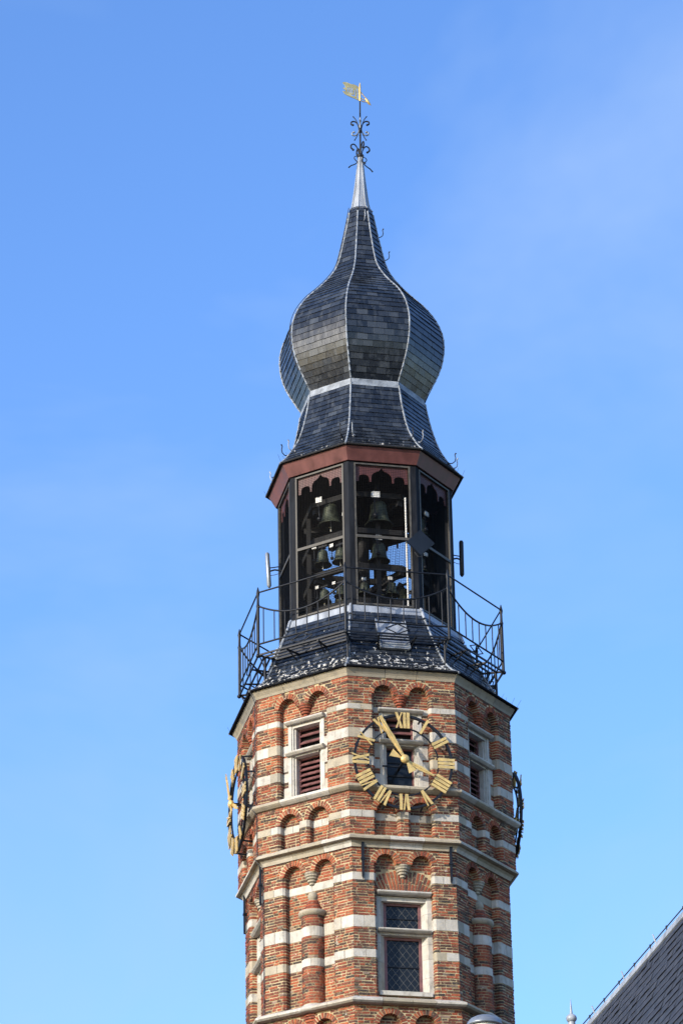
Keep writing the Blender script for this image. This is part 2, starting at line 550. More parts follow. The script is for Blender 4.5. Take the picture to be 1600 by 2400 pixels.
    # voussoirs
    for o in st['ops']:
        for c, r in o['arcs']:
            n = max(9, round(pi * (r + RV / 2) / .062))
            for i in range(n):
                a0 = pi * (i + .15) / n; a1 = pi * (i + .85) / n
                r1 = r + RV * q(.9, 1.0)
                P = [(c - r * cos(a0), o['zs'] + r * sin(a0)), (c - r1 * cos(a0), o['zs'] + r1 * sin(a0)), (c - r1 * cos(a1), o['zs'] + r1 * sin(a1)), (c - r * cos(a1), o['zs'] + r * sin(a1))]
                pr = q(.001, .009)
                A = [F(u, -DEP, z) + jit() for u, z in P]; Bp = [F(u, pr, z) + jit() for u, z in P]
                if k in (-1, 0, 1) and st['name'] != 'base': vous.append((A, Bp))
                else: bricks_mb.hexa(A, Bp, BRND() * .8)


WIN_UP = [(-.43, .43, 24.56, 26.17)]
WIN_LOW = [(-.57, .57, 20.34, 22.40)]


def fan(u, z):       # relieving arch over the low window
    return z > 22.40 and u * u + (z - 21.6) ** 2 < 1.325 ** 2


for k in range(-4, 4):
    clockface = (k % 2 == 0)
    for st in STAGES:
        nm = st['name']
        rects = []; skp = None
        if nm == 'up': rects = WIN_UP
        if nm == 'low' and clockface: rects = WIN_LOW; skp = fan
        build_stage(k, st, rects, skp)
        # mitred mortar core closes the wall behind
    for nm, zs_, R_ in (('up', 26.37, 2.85),):
        pass
# core of the tower: shaft below the frame, hidden backing, floor slabs between stages
for zA, zB, R_ in ((GROUND, 17.0, 2.74),):
    wall_mb.add([vpt(k, R_, zA, TX) for k in range(8)] + [vpt(k, R_, zB, TX) for k in range(8)],
                [(i, (i + 1) % 8, 8 + (i + 1) % 8, 8 + i) for i in range(8)])
for zA, Rr in ((17.0, 2.74), (20.15, 2.74), (23.4, 2.85), (24.48, 2.85), (26.87, 2.86)):
    wall_mb.add([vpt(k, Rr - .012, zA, TX) for k in range(8)], [tuple(range(8))])
wall_mb.add([vpt(k, 2.35, 17, TX) for k in range(8)] + [vpt(k, 2.35, 26.8, TX) for k in range(8)], [(i, (i + 1) % 8, 8 + (i + 1) % 8, 8 + i) for i in range(8)])
wall = obj('wall', wall_mb, MORTAR, tower)

# single bricks: the 300 widest-showing stretchers of the two lit faces
single.sort(key=lambda b_: -(b_[3] - b_[2]) * (1.0 if b_[0] == 0 else .9))
ub = MB()
ub.hexa([V((0, 0, 0)), V((1, 0, 0)), V((1, 0, 1)), V((0, 0, 1))], [V((0, 1, 0)), V((1, 1, 0)), V((1, 1, 1)), V((0, 1, 1))])
ubm = ub.mesh('brick'); ubm.materials.append(BRICK)
for i, (k, F, p, e, pr, za, zb) in enumerate(single):
    if i < 300:
        o = bpy.data.objects.new('brick', ubm); COL.objects.link(o)
        O = F(p, -DEP, za); X = F(e, -DEP, za) - O; Y = F(p, pr, za) - O; Zv = F(p, -DEP, zb) - O
        Mx = Matrix(((X.x, Y.x, Zv.x, O.x), (X.y, Y.y, Zv.y, O.y), (X.z, Y.z, Zv.z, O.z), (0, 0, 0, 1)))
        o.parent = wall; o.matrix_parent_inverse = Matrix.Identity(4); o.matrix_local = Mx; o['rnd'] = BRND()
    else:
        bricks_mb.box(F, p, e, -DEP, pr, za, zb, BRND())
for A, Bp in vous:
    mb = MB(); mb.hexa(A, Bp); obj('arch_brick', mb, BRICK, wall, rnd=BRND() * .72)
for A, Bp in stones:
    mb = MB(); mb.hexa(A, Bp); obj('stone_block', mb, STONE, wall, rnd=random.random() ** 1.6)
obj('stone_block', stone_rest, STONE, wall, kind='stuff')


# mouldings: stones swept along the sides, mitred at the corners
def side_stone(k, prof, f0, f1, cx=TX):
    mb = MB(); n = len(prof)
    a = az(k + .5); nn = V((sin(a), -cos(a), 0)); t = V((cos(a), sin(a), 0))
    g = .0035
    A = []; Bp = []
    for (R_, z) in prof:
        ap = R_ * C8; hw = R_ * S8
        A.append(V((cx, D, z)) + nn * ap + t * (hw * f0 + (g if f0 > -1 else 0)))
        Bp.append(V((cx, D, z)) + nn * ap + t * (hw * f1 - (g if f1 < 1 else 0)))
    mb.hexa(A, Bp)
    return mb


def ring(name, prof, mat, parent, cuts, sides=range(-4, 4), cx=TX, core=True):
    for k in sides:
        c = [-1] + sorted(x + random.uniform(-.06, .06) for x in cuts) + [1]
        for a, b_ in zip(c, c[1:]):
            obj(name, side_stone(k, prof, a, b_, cx), mat, parent, rnd=(.72 + .28 * random.random()) if name == 'cornice_stone' else .1 + .8 * random.random())


ring('string_stone', [(2.82, 24.40), (2.90, 24.41), (2.955, 24.445), (2.985, 24.47), (2.985, 24.505), (2.965, 24.53), (2.85, 24.57), (2.80, 24.57)], STONE, wall, (-.45, .1, .55))
ring('string_stone', [(2.66, 23.29), (2.735, 23.29), (2.76, 23.36), (2.81, 23.40), (2.90, 23.42), (2.905, 23.455), (2.84, 23.515), (2.78, 23.515)], STONE, wall, (-.3, .35))
ring('string_stone', [(2.66, 20.09), (2.77, 20.09), (2.88, 20.10), (2.925, 20.13), (2.925, 20.165), (2.89, 20.19), (2.70, 20.27), (2.62, 20.27)], STONE, wall, (-.5, 0, .5))
ring('cornice_stone', [(2.78, 26.85), (2.865, 26.85), (2.89, 26.90), (2.96, 26.985), (2.96, 27.0), (2.78, 27.0)], STONE, wall, (-.35, .32))


# pendants between the twin arches
def pendant(k, st, mat):
    F = frame(k, st['R'] * C8, TX); mb = MB(); zt = st['ops'][0]['zs'] + .01
    xa = F(1, 0, 0) - F(0, 0, 0); nn = F(0, 1, 0) - F(0, 0, 0)
    tiers = [(.165, .0, -.035), (.150, -.035, -.05), (.150, -.05, -.085), (.125, -.085, -.098), (.128, -.098, -.135), (.095, -.135, -.148), (.10, -.148, -.185), (.06, -.185, -.20), (.062, -.20, -.235), (.03, -.235, -.25), (.012, -.25, -.265)]
    for j, (r, a, b_) in enumerate(tiers):
        r2 = r * (.98 if j % 2 == 0 else 1.0)
        mb.lathe(F(0, -DEP, zt), [(.001, b_), (r2 * .93, b_), (r2, b_ + (a - b_) * .3), (r2, a), (.001, a)], 8, xa=xa, rnd=.15 + .5 * (j % 2), smooth=False, a0=-pi, a1=0)
    # the solid tongue of brick the pendant hangs from
    obj('pendant_corbel', mb, mat, wall, rnd=.62 if mat is STONE else None)


for k in VIS:
    pendant(k, STAGES[0], BRICK); pendant(k, STAGES[2], STONE)


# ---- louvred windows of the upper stage
def frame_boxes(mb, F, u, t_, n0, n1, z0, z1):
    mb.box(F, -u, -u + t_, n0, n1, z0, z1); mb.box(F, u - t_, u, n0, n1, z0, z1)


def hoodbar(F, hw, z0, z1, n0, n1, rnd):
    mb = MB(); h = z1 - z0
    pr = [(n0, z0), (n1 - .05, z0), (n1 - .012, z0 + h * .35), (n1, z0 + h * .55), (n1 - .01, z0 + h * .85), (n1 - .04, z1), (n0, z1)]
    mb.hexa([F(-hw, n, z) for n, z in pr], [F(hw, n, z) for n, z in pr], rnd)
    return mb


def spikes(F, u0, u1, n, z, h, step=.035):
    mb = MB(); u = u0
    while u < u1:
        a = F(u, n, z); b_ = F(u + random.uniform(-.02, .02), n + random.uniform(0, .05), z + h * random.uniform(.8, 1.1))
        mb.tube([a, b_], .0016, 3); u += step
    return mb


def louvre_window(k, clockface):
    F = frame(k, 2.85 * C8, TX)
    mb = MB(); q = -DEP
    mb.box(F, -.43, -.355, q - .02, q + .012, 24.57, 26.17, .3); mb.box(F, .355, .43, q - .02, q + .012, 24.57, 26.17, .3)
    for s in (-1, 1):        # moulded jambs stepping in
        for (a, b_, n1) in ((.355, .32, q - .012), (.32, .285, q - .05)):
            mb.box(F, min(s * a, s * b_), max(s * a, s * b_), q - .26, n1, 24.60, 26.15, .3)
    mb.box(F, -.355, .355, q - .26, q - .005, 26.10, 26.168, .3)
    mb.box(F, -.285, .285, q - .26, q + .0, 25.47, 25.56, .3)
    mb.box(F, -.43, .43, q - .26, q + .02, 24.555, 24.615, .3)
    wn = obj('window', mb, STONE, tower, label='stone framed two-light window with dark red louvres')
    # toothed stones beside the jambs
    for s in (-1, 1):
        for (z0, z1) in ((25.54, 25.75), (25.2, 25.5), (24.62, 24.85)):
            b2 = MB(); a, b_ = sorted((s * .432, s * .545)); b2.box(F, a, b_, q - .02, q + .010, z0, z1)
            obj('stone_block', b2, STONE, wn, rnd=random.random() * .6)
    obj('hood_mould', hoodbar(F, .455, 26.165, 26.245, q - .02, q + .125, 0), STONE, wn, rnd=.2)
    obj('transom_mould', hoodbar(F, .445, 25.50, 25.585, q - .02, q + .125, 0), STONE, wn, rnd=.45)
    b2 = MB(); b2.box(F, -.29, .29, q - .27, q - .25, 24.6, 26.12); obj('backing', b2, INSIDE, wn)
    b2 = MB()
    for a, b_ in ((24.61, 25.47), (25.56, 26.10)):
        frame_boxes(b2, F, .285, .03, q - .2, q - .15, a, b_); b2.box(F, -.285, .285, q - .2, q - .15, b_ - .03, b_)
    obj('shutter_frame', b2, REDW, wn)
    zs_ = [25.62 + .155 * i for i in range(3)]
    if clockface:
        b2 = MB(); b2.box(F, -.255, .255, q - .2, q - .19, 24.62, 25.46); obj('pane', b2, GLASS, wn)
        for zb in (24.88, 25.16):
            b2 = MB(); b2.box(F, -.255, .255, q - .19, q - .165, zb, zb + .03); obj('glazing_bar', b2, IRON, wn)
    else: zs_ += [24.64 + .112 * i for i in range(7)]
    for z in zs_:
        b2 = MB(); b2.hexa([F(-.27, q - .15, z), F(-.27, q - .135, z + .012), F(-.27, q - .225, z + .095), F(-.27, q - .24, z + .083)],
                           [F(.27, q - .15, z), F(.27, q - .135, z + .012), F(.27, q - .225, z + .095), F(.27, q - .24, z + .083)])
        obj('louvre_slat', b2, REDW, wn)
    obj('bird_spikes', spikes(F, -.27, .27, q - .12, 24.615, .1), IRON, wn, kind='stuff')


for k in VIS: louvre_window(k, k % 2 == 0)


# ---- leaded windows of the lower stage
def leaded_window(k):
    F = frame(k, 2.70 * C8, TX); q = -DEP; mb = MB()
    for s in (-1, 1):
        zz = 20.36; i = 0
        while zz < 22.33:
            h = min(random.uniform(.22, .42), 22.36 - zz)
            if 22.36 - (zz + h) < .1: h = 22.36 - zz
            # splayed jamb stones
            A = [(s * .575, q - .03), (s * .575, q + .008), (s * .47, q + .008), (s * .375, q - .13), (s * .375, q - .22), (s * .575, q - .22)]
            mb.hexa([F(u, n, zz + .002) for u, n in A], [F(u, n, zz + h - .002) for u, n in A], random.uniform(.1, .75)); zz += h
    mb.box(F, -.46, .46, q - .2, q - .02, 22.27, 22.365, .35)
    mb.box(F, -.46, .46, q - .2, q - .0, 21.575, 21.66, .35)
    mb.box(F, -.52, .52, q - .2, q + .07, 20.345, 20.43, .15)
    wn = obj('window', mb, STONE, tower, label='leaded diamond-pane window in a splayed pale stone frame')
    obj('hood_mould', hoodbar(F, .535, 22.375, 22.455, q - .02, q + .15, 0), STONE, wn, rnd=.15)
    obj('transom_mould', hoodbar(F, .525, 21.615, 21.69, q - .02, q + .14, 0), STONE, wn, rnd=.1)
    for (a, b_) in ((20.43, 21.58), (21.66, 22.28)):
        b2 = MB(); frame_boxes(b2, F, .385, .065, q - .19, q - .13, a, b_)
        b2.box(F, -.32, .32, q - .19, q - .13, b_ - .06, b_); b2.box(F, -.32, .32, q - .19, q - .13, a, a + .055)
        obj('casement', b2, REDW, wn)
        b2 = MB(); b2.box(F, -.325, .325, q - .18, q - .172, a + .05, b_ - .055); obj('pane', b2, GLASS, wn)
        b2 = MB(); x0, x1, z0, z1 = -.32, .32, a + .055, b_ - .06; st = .15
        for sgn in (1, -1):
            c = -3.0
            while c < 3:
                pts = []
                for u in (x0, x1):
                    z = z0 + sgn * u * 1.25 + c
                    if z0 <= z <= z1: pts.append((u, z))
                for z in (z0, z1):
                    u = (z - z0 - c) / (sgn * 1.25)
                    if x0 < u < x1: pts.append((u, z))
                if len(pts) >= 2: b2.bar(F(pts[0][0], q - .169, pts[0][1]), F(pts[1][0], q - .169, pts[1][1]), (.0055), .005)
                c += st * 1.25
        obj('lead_cames', b2, CAME, wn, kind='stuff')
        b2 = MB(); zm = a + (b_ - a) * .47; b2.box(F, -.33, .33, q - .165, q - .15, zm, zm + .022); obj('glazing_bar', b2, IRON, wn)
        obj('bird_spikes', spikes(F, -.34, .34, q - .1, a, .11, .03), IRON, wn, kind='stuff')
    # relieving arch: a fan of bricks on edge
    n = 19
    for i in range(n):
        a = radians(56 + 68 * (i + .5) / n); da = radians(68 / n) * .31
        r0 = .885 / sin(a) + .01; r1 = min(random.uniform(1.27, 1.32), .548 / max(.01, abs(cos(a) ) + .012)); mid = random.choice((None, .5, .35, .65))
        if r1 - r0 < .06: continue
        if r1 - r0 < .2: mid = None
        for (ra, rb) in ([(r0, r1)] if mid is None else [(r0, r0 + (r1 - r0) * mid - .009), (r0 + (r1 - r0) * mid + .009, r1)]):
            P = [(ra * cos(a - da), 21.6 + ra * sin(a - da)), (rb * cos(a - da), 21.6 + rb * sin(a - da)), (rb * cos(a + da), 21.6 + rb * sin(a + da)), (ra * cos(a + da), 21.6 + ra * sin(a + da))]
            b2 = MB(); b2.hexa([F(u, q - .03, z) for u, z in P], [F(u, q + .006, z) for u, z in P])
            if k == 0: obj('arch_brick', b2, BRICK, wn, rnd=BRND() * .8)
            else: bricks_mb.hexa([F(u, q - .03, z) for u, z in P], [F(u, q + .006, z) for u, z in P], BRND())


for k in (-2, 0): leaded_window(k)


# ---- engaged brick columns of the lower stage
def column(k, label):
    F = frame(k, 2.70 * C8, TX); q = -DEP; r = .235
    xa = F(1, 0, 0) - F(0, 0, 0); O = F(0.02, q + .01, 0)
    a0, a1 = -pi, 0
    mb = MB(); mb.lathe(O, [(r - .008, 20.2), (r - .008, 22.1)], 20, xa=xa, a0=a0, a1=a1, smooth=True)
    co = obj('column', mb, MORTAR, tower, label=label)
    b2 = MB(); z = 20.28; bands = ((21.03, 21.19), (21.64, 21.84))
    def arcpiece(m, z0, z1, t0, t1, rr, rnd, ns=3):
        A = []; Bp = []
        nn = F(0, 1, 0) - F(0, 0, 0)
        for rad, rng in ((rr, range(ns + 1)), (rr - .05, range(ns, -1, -1))):
            for i in rng:
                t = t0 + (t1 - t0) * i / ns
                p = O + xa * (rad * cos(t)) + nn * (rad * sin(t))
                A.append(p + V((0, 0, z0))); Bp.append(p + V((0, 0, z1)))
        m.hexa(A, Bp, rnd)
    while z < 22.08:
        nb = next((b_ for b_ in bands if b_[0] - .03 < z < b_[1]), None)
        if nb:
            for (t0, t1) in ((-.05, 1.25), (1.27, 2.35), (2.37, 3.2)):
                m = MB(); arcpiece(m, nb[0], nb[1] - .006, t0, t1, r + .003, 0, 5); obj('stone_block', m, STONE, co, rnd=random.random() * .5)
            z = nb[1]; continue
        nxt = min([b_[0] for b_ in bands if b_[0] > z] + [22.1])
        h = min(PIT, nxt - z); t = -.05 + random.uniform(-.5, 0)
        while t < pi + .05:
            e = t + random.choice((.42, .85, .8))
            arcpiece(b2, z + .006, z + h - .006, max(t, -.06) + .025, min(e, pi + .06) - .025, r + random.uniform(-.002, .004), BRND())
            t = e
        z += h
    obj('brick', b2, BRICK, co, kind='stuff')
    m = MB(); m.lathe(O, [(r - .02, 22.06), (r + .02, 22.07), (r + .055, 22.12), (r + .06, 22.15), (r + .05, 22.175), (r - .02, 22.19)], 20, xa=xa, a0=a0, a1=a1); obj('ring_mould', m, STONE, co, rnd=.8)
    m = MB()
    rr = [.20, .185, .165, .145, .125, .105]
    for i in range(5):
        z0 = 22.185 + i * .045
        m.lathe(O, [(rr[i] - .006, z0), (rr[i], z0 + .008), (rr[i + 1] + .008, z0 + .036), (rr[i + 1], z0 + .045)], 16, xa=xa, a0=a0, a1=a1, rnd=.25 + .3 * (i % 2), smooth=False)
    obj('brick_cone', m, BRICK, co)
    m = MB(); m.sphere(O + V((0, 0, 22.505)), .105, 16); m.lathe(O, [(.11, 22.405), (.115, 22.415), (.07, 22.43)], 16)
    obj('ball_finial', m, STONE, co, rnd=.88)
    # round bulge of the string course and the corbel under the column
    nn = F(0, 1, 0) - F(0, 0, 0); C0 = O + nn * (-.0)
    m = MB(); m.lathe(C0, [(.24, 20.09), (.33, 20.095), (.375, 20.125), (.375, 20.165), (.34, 20.19), (.22, 20.28)], 20, xa=xa, a0=a0, a1=a1); obj('string_stone', m, STONE, co, rnd=.1)
    m = MB()
    for i in range(7):
        z1 = 20.085 - i * PIT; ri = .222 - .006 * i
        m.lathe(C0, [(ri - .01, z1 - .048), (ri, z1 - .044), (ri, z1 - .006), (ri - .01, z1)], 12, xa=xa, a0=a0, a1=a1, rnd=random.uniform(.1, .6), smooth=False)
    obj('brick', m, BRICK, co, kind='stuff')


column(-1, 'engaged round brick column with ball finial on the sunlit face')
column(1, 'engaged round brick column with ball finial on the shaded face')
obj('brick', bricks_mb, BRICK, wall, kind='stuff')


# ---- iron wall anchors
def anchor(k, u, z0, z1):
    F = frame(k, 2.70 * C8, TX); mb = MB()
    mb.hexa([F(u - .022, .03, z0 + .07), F(u, .03, z0), F(u + .022, .03, z0 + .07), F(u + .03, .03, z1 - .03), F(u, .03, z1), F(u - .03, .03, z1 - .03)],
            [F(u - .018, .075, z0 + .08), F(u, .075, z0), F(u + .018, .075, z0 + .08), F(u + .026, .075, z1 - .03), F(u, .075, z1), F(u - .026, .075, z1 - .03)])
    zm = (z0 + z1) / 2
    mb.box(F, u - .02, u + .02, -.05, .035, zm - .03, zm + .03); mb.box(F, u - .04, u + .04, .02, .085, zm - .02, zm + .02)
    obj('wall_anchor', mb, IRON, tower)


for k, u, z0, z1 in ((0, -.83, 22.62, 23.46), (0, .93, 22.6, 23.46), (-2, .90, 22.55, 23.4), (-2, -.85, 22.55, 23.4)): anchor(k, u, z0, z1)
# lightning conductor down the corner at the left
mb = MB(); mb.tube([vpt(-1, 3.02, 27.02, TX), vpt(-1, 2.90, 26.8, TX), vpt(-1, 2.885, 24.6, TX), vpt(-1, 3.0, 24.5, TX), vpt(-1, 2.87, 24.35, TX), vpt(-1, 2.86, 23.5, TX), vpt(-1, 2.93, 23.43, TX), vpt(-1, 2.73, 23.25, TX), vpt(-1, 2.72, 17.5, TX)], .009, 5)
obj('lightning_cable', mb, CABLE, tower)


# ------------------------------------------------------------------ slated roofs
def sampler(prof):
    s = [0]
    for (a, b_), (c, d) in zip(prof, prof[1:]): s.append(s[-1] + sqrt((c - a) ** 2 + (d - b_) ** 2))
    def at(x):
        x = min(max(x, 0), s[-1])
        for i in range(len(s) - 1):
            if x <= s[i + 1]:
                f = (x - s[i]) / (s[i + 1] - s[i]); return prof[i][0] + f * (prof[i + 1][0] - prof[i][0]), prof[i][1] + f * (prof[i + 1][1] - prof[i][1])
    return at, s[-1]


def smoothprof(P, n=5):
    "Catmull-Rom through the measured profile points"
    out = []
    for i in range(len(P) - 1):
        p0 = P[max(i - 1, 0)]; p1 = P[i]; p2 = P[i + 1]; p3 = P[min(i + 2, len(P) - 1)]
        for j in range(n):
            t = j / n
            out.append(tuple(.5 * ((2 * p1[c]) + (-p0[c] + p2[c]) * t + (2 * p0[c] - 5 * p1[c] + 4 * p2[c] - p3[c]) * t * t + (-p0[c] + 3 * p1[c] - 3 * p2[c] + p3[c]) * t ** 3) for c in (0, 1)))
    out.append(P[-1]); return out


def slates(prof, pitch, width, mat, parent, s0=0.0, s1=None, solo=lambda k, z: False, sides=range(-4, 4), cxf=xs):
    at, Ls = sampler(prof); s1 = s1 or Ls
    rest = MB(); nsolo = 0
    nrow = max(1, round((s1 - s0) / pitch)); ph = (s1 - s0) / nrow
    for k in sides:
        a = az(k + .5); nn = V((sin(a), -cos(a), 0)); t = V((cos(a), sin(a), 0))
        for i in range(nrow):
            sa = s0 + i * ph; sb = min(Ls, sa + ph * 1.12)
            Ra, za = at(sa); Rb, zb = at(sb)
            Re, ze = at(min(Ls, sa + .02)); dx, dz = Re - at(max(0, sa - .02))[0], ze - at(max(0, sa - .02))[1]
            ln = sqrt(dx * dx + dz * dz) or 1; no = V((0, 0, -dx / ln)) + nn * (dz / ln)
            ha, hb = Ra * S8 - .012, Rb * S8 - .012
            n = max(1, round(2 * ha / width)); wd = width * random.uniform(.97, 1.03)
            u = -ha - wd * ((i % 2) * .5 + random.uniform(0, .12)); cells = []
            while u < ha:
                e = u + wd * random.uniform(.93, 1.07); cells.append((u, e)); u = e
            for (p, e) in cells:
                p2, e2 = max(p, -ha) + .002, min(e, ha) - .002
                if e2 - p2 < .02: continue
                f = hb / ha
                pt, et = (max(p2, -hb), min(e2, hb)) if (abs(p2) < hb - .01 or abs(e2) < hb - .01) else (p2 * f, e2 * f)
                if p <= -ha: pt = -hb + .002
                if e >= ha: et = hb - .002
                if et - pt < .01: et = pt + .01
                lift = .017 + random.uniform(-.003, .004)
                c = V((cxf((za + zb) / 2), D, 0))
                A = c + nn * (Ra * C8) + V((0, 0, za)); Tt = c + nn * (Rb * C8) + V((0, 0, zb)) + no * .003
                jz = no * 0 + V((0, 0, random.uniform(-.004, .004)))
                P = [A + t * p2 + no * lift + jz, A + t * e2 + no * lift + jz, Tt + t * et, Tt + t * pt, A + t * p2 + no * (lift - .012) + jz, A + t * e2 + no * (lift - .012) + jz]
                fs = [(0, 1, 2, 3), (4, 5, 1, 0), (4, 0, 3), (1, 5, 2)]
                rv = random.random()
                if solo(k, za) and nsolo < 300:
                    m = MB(); m.add(P, fs); obj('slate', m, mat, parent, rnd=rv); nsolo += 1
                else: rest.add(P, fs, rv * .98 + .01)
    obj('slate', rest, mat, parent, kind='stuff')
    return nsolo


def loft(prof, inset=.012, cxf=xs):
    mb = MB()
    for (R_, z) in prof: pass
    vs_ = [vpt(k, R_ - inset, z, cxf(z)) for (R_, z) in prof for k in range(8)]
    mb.add(vs_, [(i * 8 + j, i * 8 + (j + 1) % 8, (i + 1) * 8 + (j + 1) % 8, (i + 1) * 8 + j) for i in range(len(prof) - 1) for j in range(8)])
    return mb


def hips(prof, parent, r=.026, seglen=.17, cxf=xs, sides=range(8)):
    at, Ls = sampler(prof)
    for k in sides:
        pts = []; rs = []; s = 0.0
        while s < Ls:
            for ds, rr in ((0, r * .95), (seglen * .86, r), (seglen * .9, r * 1.28), (seglen * .98, r * 1.28)):
                if s + ds > Ls: break
                R_, z = at(s + ds); pts.append(vpt(k, R_ + .008, z, cxf(z)) + V((random.uniform(-.002, .002), 0, 0))); rs.append(rr)
            s += seglen
        mb = MB(); mb.tube(pts, rs, 7); obj('hip_roll', mb, HIPLEAD, parent)


# skirt roof between brickwork and belfry
SK = smoothprof([(3.03, 27.005), (2.83, 27.12), (2.62, 27.33), (2.43, 27.64), (2.26, 28.0), (2.11, 28.35), (1.97, 28.66)])
skirt = obj('skirt_roof', loft(SK), UNDER, tower)
mb = MB()
for k in range(8):    # eave board
    A = [vpt(k, R_, z, TX) for R_, z in ((2.93, 27.001), (3.03, 27.001), (3.045, 27.02), (2.95, 27.075))]
    Bp = [vpt(k + 1, R_, z, TX) for R_, z in ((2.93, 27.001), (3.03, 27.001), (3.045, 27.02), (2.95, 27.075))]
    mb.hexa(A, Bp)
obj('eave_board', mb, DARK, skirt)
slates(SK, .125, .21, SLATE_LOW, skirt)
hips(SK, skirt, .025)
# lead apron under the belfry
AP = [(2.005, 28.58), (1.975, 28.66), (1.93, 28.80), (1.90, 28.83), (1.80, 28.85)]
for k in range(-4, 4):
    mb = MB()
    a = az(k + .5); nn = V((sin(a), -cos(a), 0)); t = V((cos(a), sin(a), 0))
    vs_ = []
    for (R_, z) in AP:
        for f in (-1, -.33, .33, 1): vs_.append(V((xs(z), D, z)) + nn * (R_ * C8) + t * (R_ * S8 * f))
    mb.add(vs_, [(i * 4 + j, i * 4 + j + 1, i * 4 + 5 + j, i * 4 + 4 + j) for i in range(len(AP) - 1) for j in range(3)])
    obj('lead_apron', mb, LEAD, skirt)
for k in range(8):
    mb = MB(); mb.tube([vpt(k, R_ + .012, z, xs(z)) for R_, z in AP[:4]], .032, 7); obj('lead_corner', mb, LEAD, skirt)
# lead hatch on the clock side
F0 = frame(0, 0, .0)
mb = MB()
hp = [(1.925 * C8 + .0, 28.62), (2.02 * C8 + .05, 28.45), (2.16 * C8 + .09, 28.15), (2.33 * C8 + .12, 27.80), (2.40 * C8 + .12, 27.66)]
A = [(n, z) for n, z in hp]; Bq = [(n - .16, z - .02) for n, z in reversed(hp)]
mb.hexa([F0(-.26, n, z) for n, z in A + Bq], [F0(.33, n, z) for n, z in A + Bq])
for u in (-.27, .325): mb.bar(F0(u, hp[1][0] + .01, hp[1][1]), F0(u, hp[4][0] + .01, hp[4][1]), .035, .035)
obj('lead_hatch', mb, LEAD, skirt)


# bird wires and hooks
def hook(p, out, side, mat, parent, s=1.0):
    p = V(p); mb = MB()
    pts = [p, p + out * .10 * s - V((0, 0, .01 * s)), p + out * .17 * s + V((0, 0, .04 * s)), p + out * .19 * s + V((0, 0, .13 * s)), p + out * .17 * s + V((0, 0, .22 * s)), p + out * .20 * s + V((0, 0, .27 * s))]
    mb.tube([q + side * .01 * i for i, q in enumerate(pts)], [.014 * s, .013 * s, .013 * s, .013 * s, .014 * s, .02 * s], 6)
    mb.lathe(p, [(.001, -.01), (.035 * s, -.01), (.035 * s, .01), (.001, .012)], 8, axis=out)
    obj('roof_hook', mb, mat, parent)


def wires(k, R_, z, cx, n=5):
    mb = MB()
    for i in range(n):
        a = vpt(k, R_ - .11 * i, z + .06 * i, cx); mb.tube([a, a + vdir(k) * random.uniform(.02, .09) + V((random.uniform(-.03, .03), 0, random.uniform(.1, .17)))], .003, 3)
    return mb


for k in (-2, -1, 1, 2): obj('bird_wires', wires(k, 3.0, 27.04, TX), IRON, skirt, kind='stuff')

# ------------------------------------------------------------------ belfry
BR = 1.87
BX = -.02
ZB0, ZB1 = 28.80, 32.20
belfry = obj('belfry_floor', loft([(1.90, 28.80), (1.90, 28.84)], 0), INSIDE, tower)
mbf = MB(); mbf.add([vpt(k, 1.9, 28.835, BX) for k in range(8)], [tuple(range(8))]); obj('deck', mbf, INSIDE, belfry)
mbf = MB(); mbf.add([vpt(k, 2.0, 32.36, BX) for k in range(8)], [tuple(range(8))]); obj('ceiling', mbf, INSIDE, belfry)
for k in range(8):
    mb = MB(); e = vdir(k); C = V((BX, D, 0)); s_ = V((-e.y, e.x, 0))
    tl = vdir(k - .5); 
    # post with two outer facets along the sides, 0.11 each way
    ta = (vdir(k - 1) - vdir(k)).normalized(); tb = (vdir(k + 1) - vdir(k)).normalized()
    P = [C + e * (BR + .012), C + e * (BR + .012) + tb * .115, C + e * (BR - .10) + tb * .085, C + e * (BR - .16), C + e * (BR - .10) + ta * .085, C + e * (BR + .012) + ta * .115]
    mb.hexa([p + V((0, 0, ZB0)) for p in P], [p + V((0, 0, ZB1)) for p in P])
    obj('corner_post', mb, DARK, belfry)
FA = [(1.885, 32.13), (1.925, 32.13), (2.075, 32.40), (1.95, 32.40)]
for k in range(8):
    mb = MB(); mb.hexa([vpt(k, R_, z, BX) for R_, z in FA], [vpt(k + 1, R_, z, BX) for R_, z in FA]); obj('fascia_board', mb, REDB, belfry)


def scallop(F, ap_off):
    "valance board with three ogee cut-outs; half width .55"
    W = .555; zt, zb = 32.12, 31.70
    pts = [(-W, zt), (-W, zb)]
    def lobe(c, r, h, pointed):
        o = []
        for i in range(11):
            a = pi * i / 10; z = zb + .06 + h * sin(a) ** .75
            if pointed and i == 5: z += .07
            o.append((c - r * cos(a), z))
        return [(c - r, zb)] + o + [(c + r, zb)]
    for c, r, h, p in ((-.375, .115, .10, False), (0, .225, .20, True), (.375, .115, .10, False)): pts += lobe(c, r, h, p)
    pts += [(W, zb), (W, zt)]
    return [F(u, ap_off, z) for u, z in pts], F(0, .02, 0) - F(0, 0, 0)


